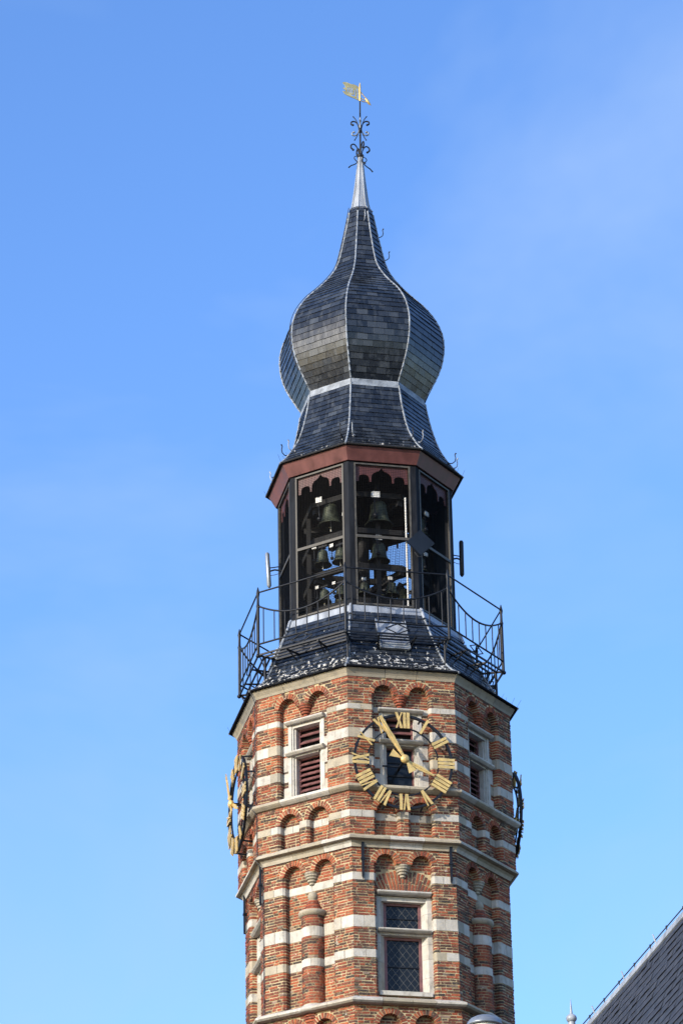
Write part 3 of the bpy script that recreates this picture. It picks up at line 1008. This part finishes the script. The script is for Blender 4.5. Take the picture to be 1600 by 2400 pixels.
for k in range(-4, 4):
    F = frame(k, BR * C8, BX); vis = k in VIS
    pl, off = scallop(F, -.055); mb = MB(); mb.polyplate(pl, off); obj('valance_board', mb, REDB, belfry)
    # screen frame
    W = .60; z0, z1 = 28.86, 32.10
    mb = MB()
    fw = .036
    frame_boxes(mb, F, W, fw, -.02, .02, z0, z1)
    mb.box(F, -W + fw, W - fw, -.02, .02, z0, z0 + fw); mb.box(F, -W + fw, W - fw, -.02, .02, z1 - fw, z1); mb.box(F, -W + fw, W - fw, -.018, .022, 30.38, 30.44)
    fo = obj('screen_frame', mb, STEELFR, belfry)
    if k in (-3, 2):
        # added boards close these two sides, blocking the sky behind the openings
        for i in range(6):
            mb = MB(); mb.box(F, -.56 + .187 * i, -.56 + .187 * i + .183, -.06, -.035, 28.86, 32.1); obj('board', mb, DARK, belfry)
        continue
    if k == 3:  # added boards over part of this far side, blocking a bright sky slit
        for i in range(2):
            mb = MB(); mb.box(F, -.56 + .16 * i, -.56 + .16 * i + .156, -.06, -.035, 28.86, 32.1); obj('board', mb, DARK, belfry)
    mb = MB(); st = .038; tw = .0058
    u = -W + fw
    while u < W - fw:
        a = [F(u - tw / 2, 0, z0 + fw), F(u + tw / 2, 0, z0 + fw), F(u + tw / 2, 0, z1 - fw), F(u - tw / 2, 0, z1 - fw)]; mb.add(a, [(0, 1, 2, 3)]); u += st
    z = z0 + fw
    while z < z1 - fw:
        a = [F(-W + fw, .002, z - tw / 2), F(W - fw, .002, z - tw / 2), F(W - fw, .002, z + tw / 2), F(-W + fw, .002, z + tw / 2)]; mb.add(a, [(0, 1, 2, 3)]); z += st
    obj('wire_mesh', mb, WIRE, fo, kind='stuff')
    # inner side posts of the screen
    for s in (-1, 1):
        mb = MB(); a, b_ = sorted((s * .60, s * .67)); mb.box(F, a, b_, -.10, -.0, 28.84, 32.14); obj('screen_post', mb, DARK, belfry)

# bell frame: beams inside
def beam(a, b_, w_=.09, h_=.12):
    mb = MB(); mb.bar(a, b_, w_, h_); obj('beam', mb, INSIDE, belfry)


for z, R_ in ((31.62, 1.32), (30.78, 1.32), (29.98, 1.3), (29.2, 1.28)):
    for k in range(8):
        if z < 31 and k in (3, 4, 5) and random.random() < .0: continue
        beam(vpt(k, R_, z, BX), vpt(k + 1, R_, z, BX))
for k in (0, 2, 6): beam(vpt(k + .5, 1.22, 28.83, BX), vpt(k + .5, 1.22, 32.3, BX), .10, .10)
for k in range(4): beam(vpt(k, 1.3, 31.5, BX), vpt(k + 4, 1.3, 31.5, BX), .12, .14)
for k in (1, 3): beam(vpt(k, 1.3, 29.9, BX), vpt(k + 4, 1.3, 29.9, BX), .10, .12)
for a, b_ in (((3.1, 1.25, 28.9), (4.3, 1.25, 30.6)), ((4.6, 1.25, 28.9), (3.4, 1.25, 30.6)), ((2.2, 1.2, 28.9), (2.9, 1.2, 30.5)), ((5.2, 1.2, 30.4), (5.9, 1.2, 28.9))):
    beam(vpt(a[0], a[1], a[2], BX), vpt(b_[0], b_[1], b_[2], BX), .07, .09)
mb = MB(); mb.lathe((BX - .05, D + .1, 0), [(.13, 28.84), (.13, 32.3)], 8, smooth=False); obj('centre_post', mb, INSIDE, belfry)
# pale ribbed conduit at the right of the clock-side opening
F = frame(0, BR * C8, BX); mb = MB(); n = 60
mb.tube([F(.50, -.06, 28.9 + 2.5 * i / n) for i in range(n + 1)], [.026 if i % 2 else .020 for i in range(n + 1)], 6); obj('ribbed_conduit', mb, WHITEP, belfry)

# ------------------------------------------------------------------ flared roof, onion, spire
FL = smoothprof([(2.14, 32.41), (1.99, 32.56), (1.80, 32.83), (1.64, 33.12), (1.50, 33.55), (1.405, 33.98), (1.345, 34.36)])
flare = obj('flared_roof', loft(FL), UNDER, tower)
mb = MB()
for k in range(8):
    pr = ((1.94, 32.405), (2.14, 32.405), (2.155, 32.425), (2.06, 32.49))
    mb.hexa([vpt(k, R_, z, BX) for R_, z in pr], [vpt(k + 1, R_, z, BX) for R_, z in pr])
obj('eave_board', mb, UNDER, flare)
at, Ls = sampler(FL)
slates(FL, .125, .205, SLATE_FLARE, flare, 0, Ls - .13)
for k in range(-4, 4):   # lead flashing at the waist
    mb = MB(); a = az(k + .5); nn = V((sin(a), -cos(a), 0)); t = V((cos(a), sin(a), 0)); vs_ = []
    for s_ in (Ls - .16, Ls - .08, Ls):
        R_, z = at(s_)
        for f in (-1, -.3, .35, 1): vs_.append(V((xs(z), D, z)) + nn * (R_ * C8 + .014) + t * (R_ * S8 * f) + V((0, 0, random.uniform(-.006, .006) if s_ < Ls else 0)))
    mb.add(vs_, [(i * 4 + j, i * 4 + j + 1, i * 4 + 5 + j, i * 4 + 4 + j) for i in range(2) for j in range(3)])
    obj('lead_flashing', mb, HIPLEAD, flare)
hips(FL, flare, .021)
ON = smoothprof([(1.345, 34.37), (1.505, 34.64), (1.65, 34.92), (1.75, 35.2), (1.80, 35.52), (1.785, 35.87), (1.66, 36.24), (1.41, 36.63), (1.10, 36.97), (.83, 37.30), (.63, 37.62), (.53, 37.92), (.43, 38.36), (.34, 38.80), (.255, 39.26)])
onion = obj('onion_dome', loft(ON), UNDER, tower)
slates(ON, .142, .225, SLATE, onion, solo=lambda k, z: k in (-1, 0, 1) and 34.4 < z < 36.55)
hips(ON, onion, .020)
LC = [(.275, 39.22), (.215, 39.30), (.19, 39.42), (.16, 39.62), (.125, 39.92), (.09, 40.25), (.062, 40.55), (.05, 40.75)]
mb = loft(LC, 0); mb2 = MB()
for k in range(8): mb2.tube([vpt(k, R_ + .002, z, xs(z)) for R_, z in LC], [.016, .014, .013, .012, .010, .008, .006, .005], 6)
cap = obj('lead_spire_cap', mb, LEAD, tower); obj('lead_seams', mb2, LEAD, cap)
for (k, z, sd) in ((2, 38.55, 0), (2, 37.95, 0), (.55, 38.85, 0)):
    R_ = next(r for r, zz in ON if zz >= z); hook(vpt(k, R_ * (1 if k == 2 else C8), z, xs(z)), vdir(k), V((0, 0, 0)), IRON if k == 2 else LEAD, onion, .75)
for k in range(-3, 4):
    for s_ in (-.16, .16):
        z = 32.72; R_ = 1.885
        hook(vpt(k + s_ * .55, R_ * .985, z, BX), vdir(k), V((0, 0, 0)), IRON if s_ < 0 else LEAD, flare, .85)
for k in (-2, -1, 1, 2): obj('bird_wires', wires(k, 2.12, 32.45, BX, 4), IRON, flare, kind='stuff')
mb = MB(); mb.tube([vpt(-1.02, R_ + .05, z, xs(z)) for R_, z in ON[8:]], .008, 5); obj('lightning_cable', mb, CABLE, onion)

# ------------------------------------------------------------------ weathervane and iron ornaments
AX = lambda z: V((xs(z), D, z))
vane = thing('weathervane', 'gilded swallow-tailed banner weathervane on a black iron rod with scrolls', 'weathervane', AX(40.6))
mb = MB(); mb.tube([AX(40.6), AX(41.3), AX(42.17)], [.022, .020, .016], 8); obj('rod', mb, IRON, vane)
mb = MB(); mb.tube([AX(42.15), AX(42.2), AX(42.55), AX(42.6), AX(42.66)], [.014, .024, .022, .018, .004], 8); obj('sleeve', mb, GOLD, vane)
vd = V((-.94, -.34, 0)).normalized(); vn = V((.34, -.94, 0)).normalized()
def vp(x, z): return AX(42.4) - V((0, 0, 42.4)) + V((0, 0, z)) + vd * x
O = 42.16
fl = [(.02, .0), (.10, .035), (.2, .06), (.30, .09), (.37, .125), (.415, .19), (.33, .195), (.36, .235), (.415, .28), (.34, .29), (.36, .345), (.415, .42), (.36, .445), (.30, .44), (.22, .415), (.14, .42), (.07, .40), (.02, .36)]
holes = [[(.045, .05), (.075, .06), (.07, .2), (.085, .33), (.06, .33), (.05, .2)], [(.12, .10), (.22, .115), (.21, .14), (.14, .14), (.13, .28), (.115, .28)],
         [(.18, .17), (.20, .17), (.20, .33), (.18, .33)], [(.225, .17), (.25, .18), (.24, .25), (.26, .32), (.235, .32), (.22, .25)], [(.28, .18), (.30, .19), (.30, .31), (.28, .31)]]
loops = [[V((x, z, 0)) for x, z in fl]] + [[V((x, z, 0)) for x, z in h] for h in holes]
flat = [p for l in loops for p in l]; tri = tessellate_polygon(loops); n = len(flat)
mb = MB()
th = vn * .012
mb.add([vp(p.x, O + p.y) for p in flat], [tuple(t) for t in tri]); mb.add([vp(p.x, O + p.y) + th for p in flat], [tuple(reversed(t)) for t in tri])
i0 = 0
for l in loops:
    m_ = len(l); mb.add([vp(p.x, O + p.y) for p in l] + [vp(p.x, O + p.y) + th for p in l], [(i, (i + 1) % m_, m_ + (i + 1) % m_, m_ + i) for i in range(m_)])
obj('banner', mb, GILT2, vane)
mb = MB(); mb.tube([vp(-.01, O + .27), vp(-.10, O + .15), vp(-.17, O + .09)], .010, 6); mb.tube([vp(-.01, O + .09), vp(-.08, O + .06), vp(-.15, O + .055)], .010, 6); mb.tube([vp(-.01, O + .03), vp(-.07, O + .005), vp(-.15, O + .01)], .010, 6)
mb.tube([vp(-.13, O + .10), vp(-.17, O + .05), vp(-.21, O - .01), vp(-.26, O - .06)], [.012, .035, .03, .004], 8); obj('counterweight', mb, GOLD, vane)


def scroll(z, d, pts, mat, r=.016):
    mb = MB(); P = [AX(z) + d * x + V((0, 0, y)) for x, y in smoothprof(pts, 4)]
    n = len(P); mb.tube(P, [r * (.75 + .55 * i / n) for i in range(n)], 6); mb.sphere(P[-1], r * 1.7, 6); obj('scroll', mb, mat, vane)


for i in range(4):
    d = V((sin(B0 + .2 + i * pi / 2), -cos(B0 + .2 + i * pi / 2), 0)); mt = IRON if i % 2 else METAL
    scroll(41.42, d, [(.02, -.1), (.03, .02), (.06, .14), (.12, .20), (.19, .19), (.20, .13), (.16, .11)], mt)
    scroll(41.42, d, [(.02, .0), (.05, .12), (.09, .24), (.15, .33)], IRON, .009)
    scroll(41.42, d, [(.02, .1), (.03, -.02), (.06, -.12), (.12, -.17), (.18, -.15), (.18, -.10), (.14, -.08)], METAL if i % 2 else IRON)
    scroll(41.42, d, [(.02, 0), (.05, -.12), (.09, -.22), (.13, -.29)], IRON, .009)
    d = V((sin(B0 + .55 + i * pi / 2), -cos(B0 + .55 + i * pi / 2), 0))
    scroll(40.72, d, [(.03, .0), (.05, .12), (.09, .22), (.15, .27), (.21, .24), (.22, .17), (.17, .12)], IRON)
    scroll(40.72, d, [(.04, -.02), (.12, -.04), (.15, -.09), (.12, -.14), (.08, -.18), (.11, -.23), (.18, -.28), (.22, -.30), (.28, -.36)], IRON, .011)
mb = MB(); mb.lathe(AX(40.72), [(.03, -.07), (.075, -.05), (.08, 0), (.06, .03), (.02, .05)], 10); obj('collar', mb, IRON, vane)
mb = MB(); mb.lathe(AX(41.42), [(.02, -.06), (.04, -.03), (.04, .03), (.02, .06)], 10); obj('collar', mb, IRON, vane)

# ------------------------------------------------------------------ clocks
def clock(k, label, uc, tmin, thr):
    F = frame(k, 2.85 * C8, TX); zc = 25.0; nd_ = .20
    root = thing('tower_clock', label, 'clock', tuple(F(uc, 0, zc)), 'open iron clock dials on the tower')
    pol = lambda r, a, n: F(uc + r * sin(a), n, zc + r * cos(a))
    mb = MB(); ns = 72
    def flatring(m, r0, r1, n0, n1):
        vs_ = []
        for i in range(ns):
            a = 2 * pi * i / ns; vs_ += [pol(r0, a, n0), pol(r1, a, n0), pol(r1, a, n1), pol(r0, a, n1)]
        m.add(vs_, [(4 * i + j, 4 * i + (j + 1) % 4, 4 * ((i + 1) % ns) + (j + 1) % 4, 4 * ((i + 1) % ns) + j) for i in range(ns) for j in range(4)])
    flatring(mb, .955, 1.0, nd_ - .035, nd_ + .02); obj('outer_ring', mb, IRON, root)
    mb = MB(); flatring(mb, .70, .725, nd_ - .02, nd_ + .01); obj('inner_ring', mb, IRON, root)
    for i in range(8):
        a = 2 * pi * (i + .5) / 8; mb = MB(); mb.bar(pol(.975, a, nd_ - .02), pol(1.0, a, -.05 if abs(cos(a)) < .95 else -.1), .03, .03); obj('stay', mb, IRON, root)
    for i in range(12):
        a = 2 * pi * i / 12; mb = MB(); mb.bar(pol(.70, a, nd_ - .012), pol(.98, a, nd_ - .012), .022, .012); obj('spoke', mb, IRON, root)
    NUM = {1: 'I', 2: 'II', 3: 'III', 4: 'IIII', 5: 'V', 6: 'VI', 7: 'VII', 8: 'VIII', 9: 'IX', 10: 'X', 11: 'XI', 12: 'XII'}
    r0, r1 = .695, 1.03
    for h, sss in NUM.items():
        a = 2 * pi * h / 12; mb = MB()
        wd = {'I': .075, 'V': .145, 'X': .15}
        tot = sum(wd[c] for c in sss); x = -tot / 2
        er = V((0, 0, 0)) + (pol(1, a, 0) - pol(0, a, 0)); et = pol(1, a + pi / 2, 0) - pol(0, a + pi / 2, 0); nn = F(0, 1, 0) - F(0, 0, 0)
        O_ = pol(0, 0, nd_ + .022)
        def stroke(xa, ya, xb, yb, w_, dn):
            P = [O_ + et * (xa - w_ / 2) + er * ya, O_ + et * (xa + w_ / 2) + er * ya, O_ + et * (xb + w_ / 2) + er * yb, O_ + et * (xb - w_ / 2) + er * yb]
            mb.hexa([p + nn * dn for p in P], [p + nn * (dn + .022) for p in P])
        for c in sss:
            w_ = wd[c]; m_ = x + w_ / 2
            if c == 'I': stroke(m_, r0, m_, r1, .056, 0)
            if c == 'V': stroke(m_ - .045, r1, m_ - .004, r0, .052, 0); stroke(m_ + .05, r1, m_ + .012, r0, .026, .003)
            if c == 'X': stroke(m_ - .05, r1, m_ + .05, r0, .05, 0); stroke(m_ + .055, r1, m_ - .055, r0, .026, .004)
            x += w_
        obj('numeral', mb, GOLD, root)
    def hand(a, Lh, wmid, tail, n, name):
        er = pol(1, a, 0) - pol(0, a, 0); et = pol(1, a + pi / 2, 0) - pol(0, a + pi / 2, 0); nn = F(0, 1, 0) - F(0, 0, 0); O_ = pol(0, 0, n)
        P = [(-.02, -.10), (-.085, -tail), (.085, -tail), (.02, -.10), (.028, .12), (wmid, Lh * .55), (.012, Lh), (-.012, Lh), (-wmid, Lh * .55), (-.028, .12)]
        mb = MB(); mb.polyplate([O_ + et * x + er * y for x, y in P], nn * .018)
        mb.bar(O_ + er * .14 + nn * .02, O_ + er * (Lh * .9) + nn * .02, .012, .02, upv=nn)
        obj(name, mb, GOLD, root)
    hand(thr, .66, .052, .30, nd_ + .10, 'hour_hand')
    hand(tmin, .97, .058, .30, nd_ + .145, 'minute_hand')
    mb = MB(); nn = F(0, 1, 0) - F(0, 0, 0)
    mb.lathe(pol(0, 0, 0), [(.07, nd_ + .09), (.085, nd_ + .12), (.085, nd_ + .175), (.06, nd_ + .19), (.03, nd_ + .20), (.001, nd_ + .205)], 16, axis=nn); obj('hub', mb, GOLD, root)
    mb = MB(); mb.tube([pol(0, 0, -.3), pol(0, 0, nd_ + .1)], .028, 8); mb.bar(F(uc - .36, -.09, zc), F(uc + .36, -.09, zc), .03, .03); obj('axle', mb, IRON, root)
    return root


clock(0, 'gilt-numbered iron clock dial facing the viewer, hands at five to four', -.04, radians(330), radians(117.5))
clock(-2, 'clock dial seen nearly edge-on at the left side of the tower', 0, radians(330), radians(117.5))
clock(2, 'clock dial seen edge-on, jutting from the right side of the tower', 0, radians(330), radians(117.5))

# ------------------------------------------------------------------ gallery railing
RR, ZP, RX = 2.78, 27.86, .03
rail = thing('gallery_railing', 'black wrought-iron gallery railing with sagging rails around the belfry', 'railing', (RX, D, 27.0))
for k in range(8):
    P = lambda R_, z: vpt(k, R_, z, RX)
    mb = MB(); mb.tube([P(RR, ZP - .03), P(RR, ZP + 1.05), P(RR, ZP + 1.10), P(RR, ZP + 1.14), P(RR, ZP + 1.30), P(RR, ZP + 1.38), P(RR, ZP + 1.45), P(RR, ZP + 1.52)], [.031, .031, .040, .027, .025, .038, .024, .008], 8); obj('post', mb, IRON, rail)
    mb = MB(); mb.bar(P(RR, ZP), P(2.30, ZP), .035, .035); mb.sphere(P(RR + .01, ZP - .02), .045, 8); obj('bracket', mb, IRON, rail)
    mb = MB(); mb.tube([P(2.62, ZP - .02), P(2.62, 27.30)], .030, 6); obj('leg', mb, IRON, rail)
    mb = MB(); mb.tube([P(2.44, ZP - .02), P(2.44, 27.62)], .016, 6); obj('leg', mb, IRON, rail)
    mb = MB(); mb.tube([P(2.74, ZP - .03), P(2.60, 27.55), P(2.56, 27.42)], .013, 6); obj('brace', mb, IRON, rail)
    A = lambda f, R_, z: V((RX, D, z)) + (vdir(k) * (1 - f) + vdir(k + 1) * f) * R_
    mb = MB(); mb.tube([A(0, RR, ZP + 1.40), A(1, RR, ZP + 1.40)], .017, 6); obj('top_rail', mb, IRON, rail)
    sag = lambda f: ZP + 1.10 - .33 * (1 - (2 * f - 1) ** 2)
    mb = MB(); mb.tube([A(i / 16, RR, sag(i / 16)) for i in range(17)], .020, 6); obj('sagging_rail', mb, IRON, rail)
    mb = MB(); mb.tube([A(0, RR, ZP + .24), A(1, RR, ZP + .24)], .019, 6); obj('bottom_rail', mb, IRON, rail)
    for i in range(8):
        f = (i + .5) / 8; mb = MB(); mb.tube([A(f, RR, ZP + .24), A(f, RR, sag(f))], .0135, 6); obj('baluster', mb, IRON, rail)
    for R_ in (2.78, 2.64, 2.50, 2.36):
        mb = MB(); mb.bar(A(0, R_, ZP), A(1, R_, ZP), .03, .034); obj('walkway_bar', mb, IRON, rail)
    for f in (.32, .68):
        mb = MB(); mb.bar(A(f, RR, ZP - .03), A(f, 2.28, ZP - .03), .03, .03); mb.tube([A(f, RR - .06, ZP - .03), A(f, 2.40, 27.66)], .014, 6); obj('bracket', mb, IRON, rail)
    mb = MB(); q_ = [A(.38, RR, ZP + .12), A(.5, RR, ZP + .225), A(.62, RR, ZP + .12), A(.5, RR, ZP + .015)]
    for i in range(4): mb.tube([q_[i], q_[(i + 1) % 4]], .012, 6)
    obj('diamond_ornament', mb, IRON, rail)

# ------------------------------------------------------------------ carillon bells
_bp = [(.001, .80), (.16, .80), (.235, .775), (.27, .72), (.285, .62), (.30, .45), (.33, .28), (.385, .13), (.45, .04), (.50, .0), (.50, -.015), (.47, -.015), (.40, .06), (.31, .25), (.26, .6), (.001, .70)]
b_ = MB(); b_.lathe((0, 0, 0), _bp, 24); BELL = b_.mesh('bell_body'); BELL.materials.append(BRONZE)
b_ = MB(); b_.lathe((0, 0, 0), [(.10, .80), (.12, .86), (.06, .92), (.05, 1.1)], 10); b_.bar((-.3, 0, 1.05), (.3, 0, 1.05), .1, .1); YOKE = b_.mesh('yoke'); YOKE.materials.append(IRON)
b_ = MB(); b_.tube([(-.25, -.50, .95), (-.22, -.52, .45), (-.2, -.50, .16)], [.02, .02, .03], 6); b_.sphere((-.2, -.52, .12), .10, 8); HAMMER = b_.mesh('hammer'); HAMMER.materials.append(IRON)
b_ = MB(); b_.hexa([V((-.34, -.56, .74)), V((-.06, -.56, .74)), V((-.06, -.56, .94)), V((-.34, -.56, .94))], [V((-.32, -.60, .74)), V((-.04, -.60, .74)), V((-.04, -.60, .94)), V((-.32, -.60, .94))]); TAG = b_.mesh('pull_plate'); TAG.materials.append(WHITEP)
b_ = MB(); b_.tube([(0, 0, .3), (0, 0, -.22)], [.02, .03], 6); CLAP = b_.mesh('clapper'); CLAP.materials.append(WHITEP)


def bell(k, u, z, dia, label, ap=1.15, group=None):
    F = frame(k, ap, BX); loc = F(u, 0, z)
    r = thing('carillon_bell', label, 'bell', tuple(loc), group or 'carillon bells in the belfry')
    r.scale = (dia, dia, dia * 1.08); r.rotation_euler = (0, 0, az(k + .5) + random.uniform(-.1, .1))
    del PW[r]
    for nm, me in (('bell_body', BELL), ('yoke', YOKE), ('hammer', HAMMER), ('pull_plate', TAG), ('clapper', CLAP)):
        o = bpy.data.objects.new(nm, me); COL.objects.link(o); o.parent = r
    return r


bell(0, .045, 30.97, .60, 'large green bronze bell at the top of the opening above the clock')
bell(0, .03, 30.14, .46, 'mid-sized bronze bell directly under the large bell above the clock')
bell(0, .28, 29.38, .33, 'small bronze bell low at the right of the opening above the clock')
bell(0, -.30, 29.36, .30, 'small dark bell low at the left of the opening above the clock')
bell(-1, -.11, 31.08, .55, 'large bronze bell at the top of the sunlit left opening')
bell(-1, -.33, 30.23, .38, 'mid-sized bell at the left of the middle row in the sunlit opening')
bell(-1, .11, 30.18, .36, 'mid-sized bell at the right of the middle row in the sunlit opening')
bell(-1, -.30, 29.38, .31, 'small bell at the left of the lowest row in the sunlit opening')
bell(-1, .10, 29.40, .29, 'small bell at the right of the lowest row in the sunlit opening')
bell(1, .30, 31.05, .46, 'dark bell at the top of the shaded right opening')
bell(1, .30, 30.2, .38, 'dark bell in the middle of the shaded right opening')
for k, u, z, d in ((3, -.2, 30.05, .4), (3, .3, 29.35, .3), (-4, .2, 29.3, .33), (-4, -.35, 30.0, .4), (3, .35, 30.1, .36), (-4, .3, 30.1, .4), (-4, -.25, 29.35, .3)):
    bell(k, u, z, d, 'bell in the dim rear of the belfry, seen as a dark silhouette', group='dim bells at the rear of the belfry')
bell(-1, .42, 30.85, .34, 'small dark bell tucked behind the corner post right of the sunlit opening')

# ------------------------------------------------------------------ aerials and plate on the belfry
def aerial(label, p0, p1, inner):
    root = thing('panel_aerial', label, 'antenna', p0, 'aerials on the belfry'); p0, p1, inner = V(p0), V(p1), V(inner)
    dv = (p1 - p0).normalized(); mb = MB()
    mb.tube([p0, p0 + dv * .05, p1 - dv * .04, p1], [.02, .05, .05, .035], 10); obj('housing', mb, METAL if p0.x < 0 else IRON, root)
    m_ = (p0 + p1) / 2 - V((0, 0, .03)); mb = MB(); mb.tube([m_, (m_ + inner) / 2 + V((0, 0, .03)), inner], .018, 6); mb.tube([m_ + V((0, 0, .08)), inner + V((0, 0, .1))], .012, 6); obj('bracket', mb, IRON, root)
    mb = MB(); mb.tube([m_ - V((0, 0, .1)), m_ + V((inner.x - m_.x, 0, -.16)) * .5, inner - V((0, 0, .05))], .007, 5); obj('cable', mb, CABLE, root)


aerial('slim silvery tube aerial on the left side of the belfry', (-2.055, D - .1, 30.06), (-2.094, D - .1, 30.87), (-1.80, D - .1, 30.45))
aerial('slim black tube aerial on the right side of the belfry', (1.998, D - .1, 30.22), (2.006, D - .1, 31.05), (1.80, D - .12, 30.62))
pr = thing('diamond_panel', 'dark blue-grey diamond-shaped panel fixed to the belfry corner post', 'panel', tuple(vpt(1, 1.9, 30.28, BX)))
pc = vpt(1, 2.02, 30.28, BX) + V((-.03, 0, 0)); dn = V((.2, -1, 0)).normalized(); ds = V((1, .2, 0)).normalized()
mb = MB(); c_ = [pc - ds * .29, pc - V((0, 0, .29)), pc + ds * .29, pc + V((0, 0, .29))]; mb.polyplate(c_, dn * .05); obj('panel', mb, PLATE, pr)
mb = MB(); mb.tube([pc - dn * .01, vpt(1, 1.85, 30.28, BX)], .03, 6); obj('bracket', mb, IRON, pr)
mb = MB(); mb.tube([pc - V((.12, 0, .2)), pc - V((.06, 0, .30)), pc - V((-.03, 0, .31)), pc - V((-.06, 0, .22))], .008, 5); obj('cable', mb, CABLE, pr)

# ------------------------------------------------------------------ the neighbouring wing on the right
RA, RB = V((3.288, 51.11, 16.0)), V((4.373, 46.10, 16.0)); wdv = (RB - RA).normalized()
wing = thing('town_hall_wing', 'steep grey slate roof of the neighbouring wing at the lower right corner', 'building', (6.0, 47, GROUND))
r0, r1 = RA - wdv * 3.0, RB + wdv * 8.0
side = V((wdv.y, -wdv.x, 0)); side = side if side.x < 0 else -side     # points left
slope = (side * .31 + V((0, 0, -.95))).normalized(); sn = wdv.cross(slope).normalized(); sn = sn if sn.x < 0 else -sn
HL = 9.5
e0, e1 = r0 + slope * HL, r1 + slope * HL
sl2 = V((-slope.x, -slope.y, slope.z)); f0, f1 = r0 + sl2 * HL, r1 + sl2 * HL
mb = MB(); mb.add([r0, r1, e1, e0, f0, f1], [(0, 1, 2, 3), (1, 0, 4, 5)]); roof = obj('roof', mb, UNDER, wing)
zc = V((0, 0, 1))
ins = lambda p, s_: V((p.x, p.y, 0)) - side * .35 * s_
mb = MB(); g = [ins(e0, 1), ins(e1, 1), ins(f1, -1), ins(f0, -1)]
zt = e0.z + .3
mb.add([p + zc * GROUND for p in g] + [p + zc * zt for p in g] + [r0 - zc * .05, r1 - zc * .05], [(0, 1, 5, 4), (1, 2, 6, 9, 5), (2, 3, 7, 6), (3, 0, 4, 8, 7)]); obj('wall', mb, BRICK, wing)
mb = MB(); Lr = (r1 - r0).length; row = 0; s_ = 0.05
while s_ < 8.6:
    x = random.uniform(-.2, 0)
    while x < 12.5:
        a = x + .215; P0 = r0 + wdv * max(x, 0) + slope * (s_ + .17); P1 = r0 + wdv * a + slope * (s_ + .17); T0 = r0 + wdv * max(x, 0) + slope * s_; T1 = r0 + wdv * a + slope * s_
        lf = .014 + random.uniform(-.005, .012)
        mb.add([P0 + sn * lf, P1 - wdv * .004 + sn * lf, T1 - wdv * .004 + sn * .004, T0 + sn * .004, P0 + sn * (lf - .010), P1 - wdv * .004 + sn * (lf - .010)], [(0, 1, 2, 3), (4, 5, 1, 0), (4, 0, 3), (1, 5, 2)], random.random() * .9 + .01)
        x = a
    s_ += .15; row += 1
obj('slate', mb, SLATE_WING, roof, kind='stuff')
seg = 0.0
while seg < Lr - .1:
    a = r0 + wdv * seg; b2 = r0 + wdv * min(Lr, seg + 1.1); mb = MB()
    pr_ = [slope * .09 + sn * .03, zc * .035 + sn * .02, sl2 * .14 + zc * .02, sl2 * .14 - zc * .02, slope * .09 - zc * .01]
    mb.hexa([a + p for p in pr_], [b2 - wdv * .008 + p for p in pr_]); obj('lead_ridge', mb, LEAD, roof); seg += 1.1
mb = MB(); n = 14; mb.tube([r0 + wdv * (Lr * i / n) + zc * .11 for i in range(n + 1)], .010, 5); obj('lightning_cable', mb, CABLE, roof)
for i in range(14):
    p = r0 + wdv * (.5 + .85 * i) + zc * .03; mb = MB(); mb.tube([p, p + zc * .08], .009, 5); mb.sphere(p + zc * .085, .018, 6); obj('cable_clip', mb, IRON, roof)
    if i % 2:
        mb = MB(); q_ = p + wdv * .3; mb.tube([q_, q_ + side * .02 + zc * .07, q_ + side * .03 + zc * .11, q_ + side * .045 + zc * .15], .011, 5); obj('ridge_hook', mb, LEAD, roof)

# ball finial on its small roof, left of the wing
FP = V((2.89, 49.0, 15.43))
tur = thing('dormer_turret', 'pointed lead dormer roof on the wing, crowned by a ball finial', 'dormer', (FP.x, FP.y, 10.8))
mb = MB(); base = [FP + V((x, y, -3.6)) for x, y in ((-1.0, -1.0), (1.0, -1.0), (1.0, 1.0), (-1.0, 1.0))]; mb.add([FP - zc * .75] + base, [(0, 1, 2), (0, 2, 3), (0, 3, 4), (0, 4, 1)]); obj('roof', mb, LEAD, tur)
mb = MB(); mb.hexa([p * 1 + zc * -1.6 for p in base], [p + zc * 0.0 for p in base]); obj('wall', mb, DARK, tur)
fin = thing('ball_finial', 'grey lead ball finial with a spike beside the slate roof', 'finial', tuple(FP - zc * .75))
mb = MB(); mb.tube([FP - zc * .8, FP - zc * .06], [.09, .055], 12); obj('stem', mb, LEAD, fin)
mb = MB(); mb.sphere(FP, .082, 16, sz=.86); obj('ball', mb, LEAD, fin)
mb = MB(); mb.tube([FP + zc * .06, FP + zc * .10, FP + zc * .30], [.026, .020, .003], 8); obj('spike', mb, LEAD, fin)

# ------------------------------------------------------------------ street lamp whose hood reaches into the frame
LP = V((1.092, 33.5, 10.60))
lamp = thing('street_lamp', 'street lamp with a grey domed metal hood at the bottom edge', 'street lamp', (LP.x, LP.y, GROUND))
mb = MB(); mb.lathe(LP, [(.001, .0), (.05, -.004), (.10, -.018), (.145, -.042), (.175, -.075), (.185, -.10), (.187, -.115), (.165, -.118), (.10, -.06), (.001, -.05)], 32); obj('hood', mb, METAL, lamp)
mb = MB(); mb.lathe(LP, [(.15, -.118), (.15, -.35), (.05, -.40), (.001, -.40)], 24); obj('lantern', mb, WHITEP, lamp)
mb = MB(); mb.tube([V((LP.x, LP.y, GROUND)), V((LP.x, LP.y, GROUND + .9)), V((LP.x, LP.y, GROUND + 1.0)), LP - zc * .4], [.09, .085, .06, .04], 12); obj('pole', mb, IRON, lamp)
